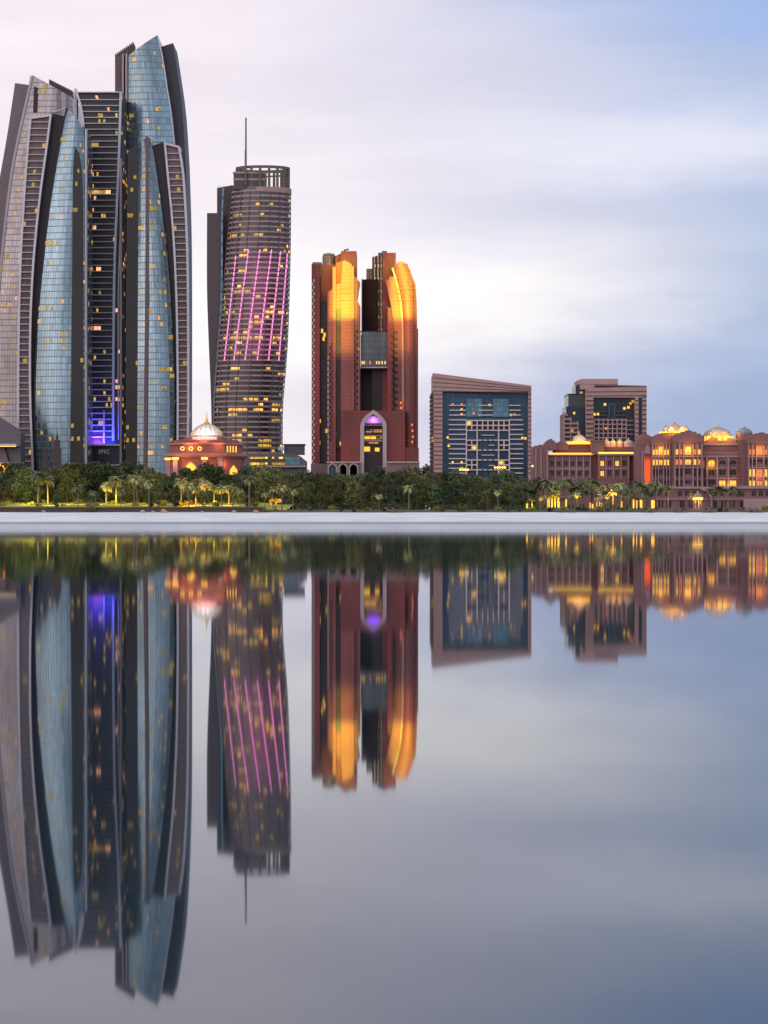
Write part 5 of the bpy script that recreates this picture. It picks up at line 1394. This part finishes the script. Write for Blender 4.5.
# palms along the beach
for px, D_, yt, key in ((78, 600, 482, 'pA'), (92, 606, 488, 'pA'), (38, 610, 470, 'pC'), (48, 612, 474, 'pC'), (121, 601, 486, 'pB'), (134, 603, 473, 'pA'), (137, 608, 475, 'pB'), (149, 600, 477, 'pA'), (116, 612, 474, 'pA'),
                        (189, 604, 480, 'pB'), (196, 607, 484, 'pA'), (222, 608, 483, 'pB'), (214, 610, 482, 'pA'), (233, 607, 484, 'pA'), (240, 605, 486, 'pB'), (249, 600, 474, 'pA'), (229, 612, 482, 'pB'), (181, 612, 476, 'pA'),
                        (273, 600, 484, 'pA'), (282, 598, 482, 'pB'), (293, 599, 486, 'pB'), (265, 604, 490, 'pA'), (409, 596, 482, 'pB'), (498, 597, 487, 'pA'), (379, 597, 491, 'pB'), (173, 610, 486, 'pB'), (106, 614, 480, 'pB'), (205, 613, 478, 'pB')):
    H_ = Z(yt+3.5, D_)-GZ; plant(key, px, D_, H_/{'pA': 9.5, 'pB': 8.5, 'pC': 11, 'pD': 10}[key], rnd.uniform(0, 6), group='palms along the back of the beach', kind='beachpalm')
# palm grove before the palace
px = 528
while px < 655:
    D_ = rnd.uniform(640, 740); yt = rnd.uniform(476, 486)+(2 if px > 600 else 0)
    key = rnd.choice(['pC', 'pD', 'pC', 'pD', 'pA']); H_ = Z(yt+3, D_)-GZ
    plant(key, px, D_, H_/{'pA': 9.5, 'pC': 11, 'pD': 10}[key], rnd.uniform(0, 6), wide=rnd.uniform(1.0, 1.25), group='palms of the grove before the palace wing', kind='grove')
    px += rnd.uniform(2.3, 4.2)
px = 532
while px < 652:
    D_ = rnd.uniform(615, 640); yt = rnd.uniform(487, 497)
    H_ = Z(yt+3, D_)-GZ; plant('pD', px, D_, H_/10, rnd.uniform(0, 6), wide=1.3, group='palms of the grove before the palace wing', kind='grove')
    px += rnd.uniform(6, 11)
for px, D_, yt, key in ((668, 640, 484, 'pC'), (661, 680, 482, 'pD'), (655, 690, 480, 'pC'), (718, 650, 484, 'pC'), (732, 660, 484, 'pD'), (724, 680, 486, 'pC'), (739, 690, 488, 'pD'), (712, 690, 486, 'pD')):
    H_ = Z(yt+3, D_)-GZ; plant(key, px, D_, H_/{'pC': 11, 'pD': 10}[key], rnd.uniform(0, 6), wide=1.25, group='palms before the main palace', kind='palacepalm')
# low lit palms
for px, D_, yt in ((556, 622, 488), (577, 620, 490), (613, 618, 487), (607, 622, 492), (541, 625, 494), (691, 650, 491), (696, 655, 500), (561, 640, 494)):
    H_ = Z(yt+3, D_)-GZ; plant('pA', px, D_, H_/9.5, rnd.uniform(0, 6), wide=.95, group='lamp lit palms', kind='litpalm')
# shrubs
for i in range(34):
    px = -8+i*8+rnd.uniform(-2, 2)
    plant(rnd.choice(['shA', 'shA', 'shC']), px, rnd.uniform(604, 622), rnd.uniform(.7, 1.3), rnd.uniform(0, 6), z=4.0, group='shrubs on the lit lawn', kind='lawnshrub')
for i in range(46):
    px = 268+i*11+rnd.uniform(-4, 4)
    plant('shB' if i % 3 else 'shA', px, rnd.uniform(590, 597), rnd.uniform(.5, 1.1), rnd.uniform(0, 6), z=2.85, group='low scrub along the top of the beach', kind='scrub')
plant('shC', 90, 590, 1.15, 0, z=2.85, group='shrubs on the lit lawn', kind='lawnshrub')
# dark evergreen undergrowth that closes the belt (nobody could count it)
mb = MB(); rr_ = random.Random(5)
for i in range(330):
    px = -60+i*2.55+rr_.uniform(-1, 1)
    if 655 < px: break
    D_ = rr_.uniform(655, 790); D2 = D_
    hgt = rr_.uniform(3.5, 7) if px < 530 else rr_.uniform(1.5, 3.5)
    if px > 530: D_ = rr_.uniform(750, 800)
    leaf_quads(mb, rr_, (X(px, D_), D_, GZ+hgt*.45), hgt*.62, 110, .8)
tag(mb.build('undergrowth', M['leafA']), 'dark undergrowth filling the gaps between the tree trunks', None, kind='stuff')

# ---- labels for the planting: by what stands behind or beside
marks = [(-100, 20, 'the far left podium'), (20, 38, 'the front left ladder balconies'), (38, 60, 'the slim dark spires'), (60, 84, 'the left blue glass tower'), (84, 104, 'the blue lit tower foot'), (104, 124, 'the letters of the dark tower'), (124, 145, 'the front right glass tower'), (145, 164, 'the right ladder balconies'), (164, 184, 'the gatehouse left corner'), (184, 204, 'the gatehouse lit arch'),
         (204, 224, 'the gatehouse dome'), (224, 246, 'the gatehouse right corner'), (246, 266, 'the yellow lit low building'), (266, 286, 'the foot of the twisted tower'), (286, 310, 'the low building plant room'), (310, 330, 'the left edge of the red tower'), (330, 358, 'the three small podium arches'), (358, 390, 'the tall pointed portal'), (390, 420, 'the right red tower'),
         (420, 446, 'the gap beside the glass hotel'), (446, 468, 'the left balconies of the glass hotel'), (468, 490, 'the pale lattice of the glass hotel'), (490, 510, 'the lattice right side'), (510, 534, 'the glass hotel right edge'), (534, 548, 'the palace wing left gable'), (548, 562, 'the left windows of the palace wing'), (562, 578, 'the middle of the palace wing'), (578, 594, 'the palace wing round dome'),
         (594, 606, 'the white domed kiosk'), (606, 622, 'the palace wing lit windows'), (622, 638, 'the palace wing right end'), (638, 656, 'the orange niche'), (656, 680, 'the left palace pavilion'), (680, 704, 'the amber kiosk'), (704, 726, 'the middle palace dome'), (726, 746, 'the palace link'), (746, 900, 'the right palace pavilion')]
desc = {'rear': ('rear belt tree below', 'tree'), 'front': ('front belt tree below', 'tree'), 'beach': ('bushy tree beside the beach below', 'tree'),
        'small': ('small round tree on the beach edge below', 'tree'), 'beachpalm': ('slender palm on the beach edge below', 'palm'), 'grove': ('grove palm in front of', 'palm'),
        'palacepalm': ('tall palm standing before', 'palm'), 'litpalm': ('glowing yellow lamp lit palm before', 'palm'), 'lawnshrub': ('yellow green lawn shrub below', 'shrub'), 'scrub': ('low brown scrub on the sand below', 'shrub')}
ordn = ['leftmost', 'second', 'third', 'fourth', 'fifth', 'sixth', 'seventh', 'eighth', 'ninth', 'tenth', 'eleventh', 'twelfth']
from collections import defaultdict
gp = defaultdict(list)
for it in placed:
    mk = next(m_[2] for m_ in marks if m_[0] <= it[2] < m_[1]); gp[(it[1], mk)].append(it)
for (kd, mk), its in gp.items():
    its.sort(key=lambda i: i[2]); d_, cat = desc[kd]
    for i, it in enumerate(its):
        if len(its) == 1: lab = d_+' '+mk
        elif i == 0: lab = 'leftmost '+d_+' '+mk
        elif i == len(its)-1 : lab = 'rightmost '+d_+' '+mk
        else: lab = ordn[i]+' from left, '+d_+' '+mk
        it[0]['label'] = lab; it[0]['category'] = cat

# ------------------------------------------------------------------ street lamps and garden floodlights
def lamppost(px, py, D, n, label):
    r = thing('street_lamp', label, 'lamp', (X(px, D), D, GZ-.1), 'tall lamp masts among the trees')
    mb = MB(); mb.tube([(X(px, D), D, GZ-.1), (X(px, D), D, Z(py, D))], [.2, .1], 6); mb.build('pole', M['metal'], r)
    mb = MB(); mb.box(X(px-n*1.3, D), X(px+n*1.3, D), D-.1, D+.1, Z(py, D)-.1, Z(py, D)+.1); mb.build('cross_arm', M['metal'], r)
    for i in range(n):
        x = X(px+(i-(n-1)/2)*2.5, D); mb = MB(); mb.lathe([(0, -.45), (.36, -.2), (.4, .12), (0, .35)], (x, D-.4, Z(py, D)-.3), 8); mb.build('lamp_head', M['bulb'], r)
lamppost(464, 468.8, 800, 4, 'lamp mast with yellow heads at the treetops, left of the lattice foot')
lamppost(500, 466.6, 800, 5, 'lamp mast with the widest row of yellow heads below the lattice')
lamppost(532.4, 465.2, 840, 1, 'single amber street lamp beside the palace wing left corner')
for px, D_, e, c_, h_ in ((8, 628, 2600, (1, .72, .05), 5), (30, 614, 2600, (1, .75, .05), 5), (52, 614, 2600, (1, .8, .06), 5), (74, 618, 2600, (1, .75, .06), 5), (98, 616, 2600, (1, .75, .06), 5), (122, 615, 2400, (1, .7, .05), 5), (150, 614, 2200, (1, .6, .05), 5),
                          (190, 611, 3200, (1, .50, .03), 3), (197, 613, 2000, (1, .5, .03), 3), (228, 613, 2600, (1, .6, .04), 3), (212, 612, 1500, (1, .65, .05), 3), (277, 606, 900, (1, .5, .05), 2.5), (290, 606, 700, (1, .5, .05), 2.5), (-4, 660, 2500, (1, .3, .05), 6)):
    lamp('garden_light', 'POINT', (X(px, D_), D_-4.5, GZ+h_*.5+.9), e*.5, c_, 1.8).rotation_euler = (R(86), 0, 0)
for px, D_, e, h_ in ((556, 619, 900, 1.5), (577, 617, 700, 1.5), (613, 615, 1500, 1.5), (607, 618, 900, 1.5), (541, 622, 500, 1.2), (530, 640, 500, 2), (691, 646, 500, 1.5), (696, 640, 500, 1.5), (668, 637, 300, 1.5)):
    lamp('palm_uplight', 'SPOT', (X(px, D_), D_-2.2, GZ+.3), e*9, (1, .56, .03), .3, rot=(R(160), 0, 0), spot=R(120))
# glowing boxes among the grove trunks, standing in for lit wing glass
def glowbox(px, D, w_, h_, label, colr='winlit'):
    r = thing('garden_lantern', label, 'lantern', (X(px, D), D, GZ-.1), 'glowing garden lanterns')
    mb = MB(); mb.box(X(px, D)-w_*.35, X(px, D)+w_*.35, D-.3, D+.3, GZ-.1, GZ+.5); mb.build('base', M['hotelgroove'], r)
    mb = MB(); mb.box(X(px, D)-w_/2, X(px, D)+w_/2, D-w_/2, D+w_/2, GZ+.5, GZ+.5+h_); mb.build('lit_panel', M[colr], r)
    mb = MB(); z = GZ+.5+h_; mb.lathe([(w_*.8, 0), (w_*.35, .35), (.05, .8)], (X(px, D), D, z), 4); mb.build('cap', M['hotelgroove'], r)
lt = [(527, 1, 1.3), (548.5, 1.3, 2.6), (552, 1.0, 3.2), (558.5, 1.2, 3.0), (566, .9, 2.6), (590, .9, 1.6), (592.5, .8, 1.2), (621.5, .8, 2.0), (633.5, .8, 2.8), (636.5, .7, 2.4), (641, 1.2, 2.4), (652.8, 1.8, 2.3)]
names = ['lantern at the left edge of the palm grove', 'wide lantern under the left grove palms', 'tallest lantern under the left grove palms', 'broad tall lantern right of the tallest one', 'slim lantern in the middle of the left grove', 'small lantern left of the white kiosk', 'smallest lantern close by the white kiosk', 'lantern right of the yellow lit palm', 'slim tall lantern below the wing right end', 'slim lantern beside the slim tall one', 'squat lantern under the orange niche tower', 'widest lantern, before the left palace pavilion']
for (px, w_, h_), nm in zip(lt, names): glowbox(px, 632, w_*.48, h_, 'amber '+nm, 'winlit' if int(px) % 5 else 'winorange')
for px in (530, 550, 560, 590, 622, 636, 650, 668): lamp('garden_light', 'POINT', (X(px, 630), 628, GZ+1.5), 260, (1, .48, .05), .4)
lamp('garden_light', 'POINT', (X(688, 700), 800, GZ+3), 400, (1, .35, .12), .4)

# small rocks on the sand and sun loungers near the palace
def rock(px, D, z, s_, mat, label):
    r_ = random.Random(int(px*10)); mb = MB(); n = 9; prof = [(.0, -.3), (1, -.2), (1.0, .3), (.6, .75), (0, .9)]
    mb.lathe([(a*s_, b_*s_) for a, b_ in prof], (0, 0, 0), n)
    mb.v = [(x*(1+.25*r_.uniform(-1, 1)), y*(1+.25*r_.uniform(-1, 1)), zz*(1+.2*r_.uniform(-1, 1))) for x, y, zz in mb.v]
    o = mb.build('beach_rock', mat); o.location = (X(px, D), D, z); tag(o, label, 'rock', 'rocks at the back of the beach'); return o
rk = plain('pale_rock', (.42, .34, .28), .9, scale=1.5, var=.3); rk2 = plain('rust_rock', (.50, .28, .16), .9, scale=1.5, var=.3)
rock(163.7, 588, 2.72, 1.0, rk2, 'rust coloured beach rock below the gatehouse left corner')
rock(143, 588, 2.72, .8, rk, 'pale flat rock below the right ladder tower')
rock(153, 588.5, 2.75, .6, rk, 'small pale rock left of the rust coloured one')
rock(44, 590, 2.85, .55, rk, 'small pale rock below the slim dark spires')
rock(202, 588, 2.72, .5, rk, 'small pale rock below the gatehouse lit arch')
rock(234, 588.5, 2.75, .7, rk, 'pale rock below the gatehouse right corner')
rock(256, 588, 2.72, .75, rk2, 'brownish rock on the sand below the twisted tower')
def lounger():
    r = thing('sun_lounger', '', 'sun lounger', (0, 0, 0), 'sun loungers at the back of the beach')
    fab = plain('brown_cushion', (.20, .13, .11), .9); wd = plain('lounger_wood', (.15, .10, .07), .8)
    mb = MB(); mb.box(-.35, .35, -1.0, .35, .35, .45); mb.build('seat', fab, r)
    mb = MB(); mb.M = Matrix.Translation((0, .35, .4)) @ Matrix.Rotation(R(40), 4, 'X'); mb.box(-.35, .35, 0, .8, -.05, .05); mb.build('backrest', fab, r)
    for sx in (-.3, .3):
        for sy in (-.9, .3):
            mb = MB(); mb.box(sx-.04, sx+.04, sy-.04, sy+.04, 0, .35); mb.build('leg', wd, r)
    return r
l0 = lounger(); first = True
lpos = [(645, 'left of the widest lantern'), (651, 'just before the widest lantern'), (676, 'below the left palace pavilion'), (683, 'left of the amber kiosk'), (704, 'right of the amber kiosk'), (711, 'below the big porch arch'), (745, 'below the garden wall left end'), (752, 'below the garden wall, second one'), (759, 'nearest the right picture edge'), (560, 'before the broad lantern'), (570, 'before the slim middle lantern'), (397, 'below the right red tower'), (390, 'below the tall pointed portal')]
for px, nm in lpos:
    if first: o = l0; first = False
    else:
        o = l0.copy(); col.objects.link(o)
        for ch in l0.children: c_ = ch.copy(); col.objects.link(c_); c_.parent = o
    o.location = (X(px, 588.5), 588.5, 2.72); o.rotation_euler = (0, 0, R(20+int(px) % 50)); o.scale = (1.5, 1.5, 1.5)
    o['label'] = 'brown sun lounger on the sand '+nm

# ------------------------------------------------------------------ render settings
sc.view_settings.view_transform = 'Standard'; sc.view_settings.look = 'None'
sc.view_settings.exposure = 0; sc.view_settings.gamma = 1; sc.view_settings.use_curve_mapping = False
sc.render.engine = 'CYCLES'
sc.cycles.max_bounces = 6; sc.cycles.glossy_bounces = 4; sc.cycles.diffuse_bounces = 2
sc.cycles.sample_clamp_indirect = 4; sc.cycles.caustics_reflective = False; sc.cycles.caustics_refractive = False
sc.cycles.use_denoising = True
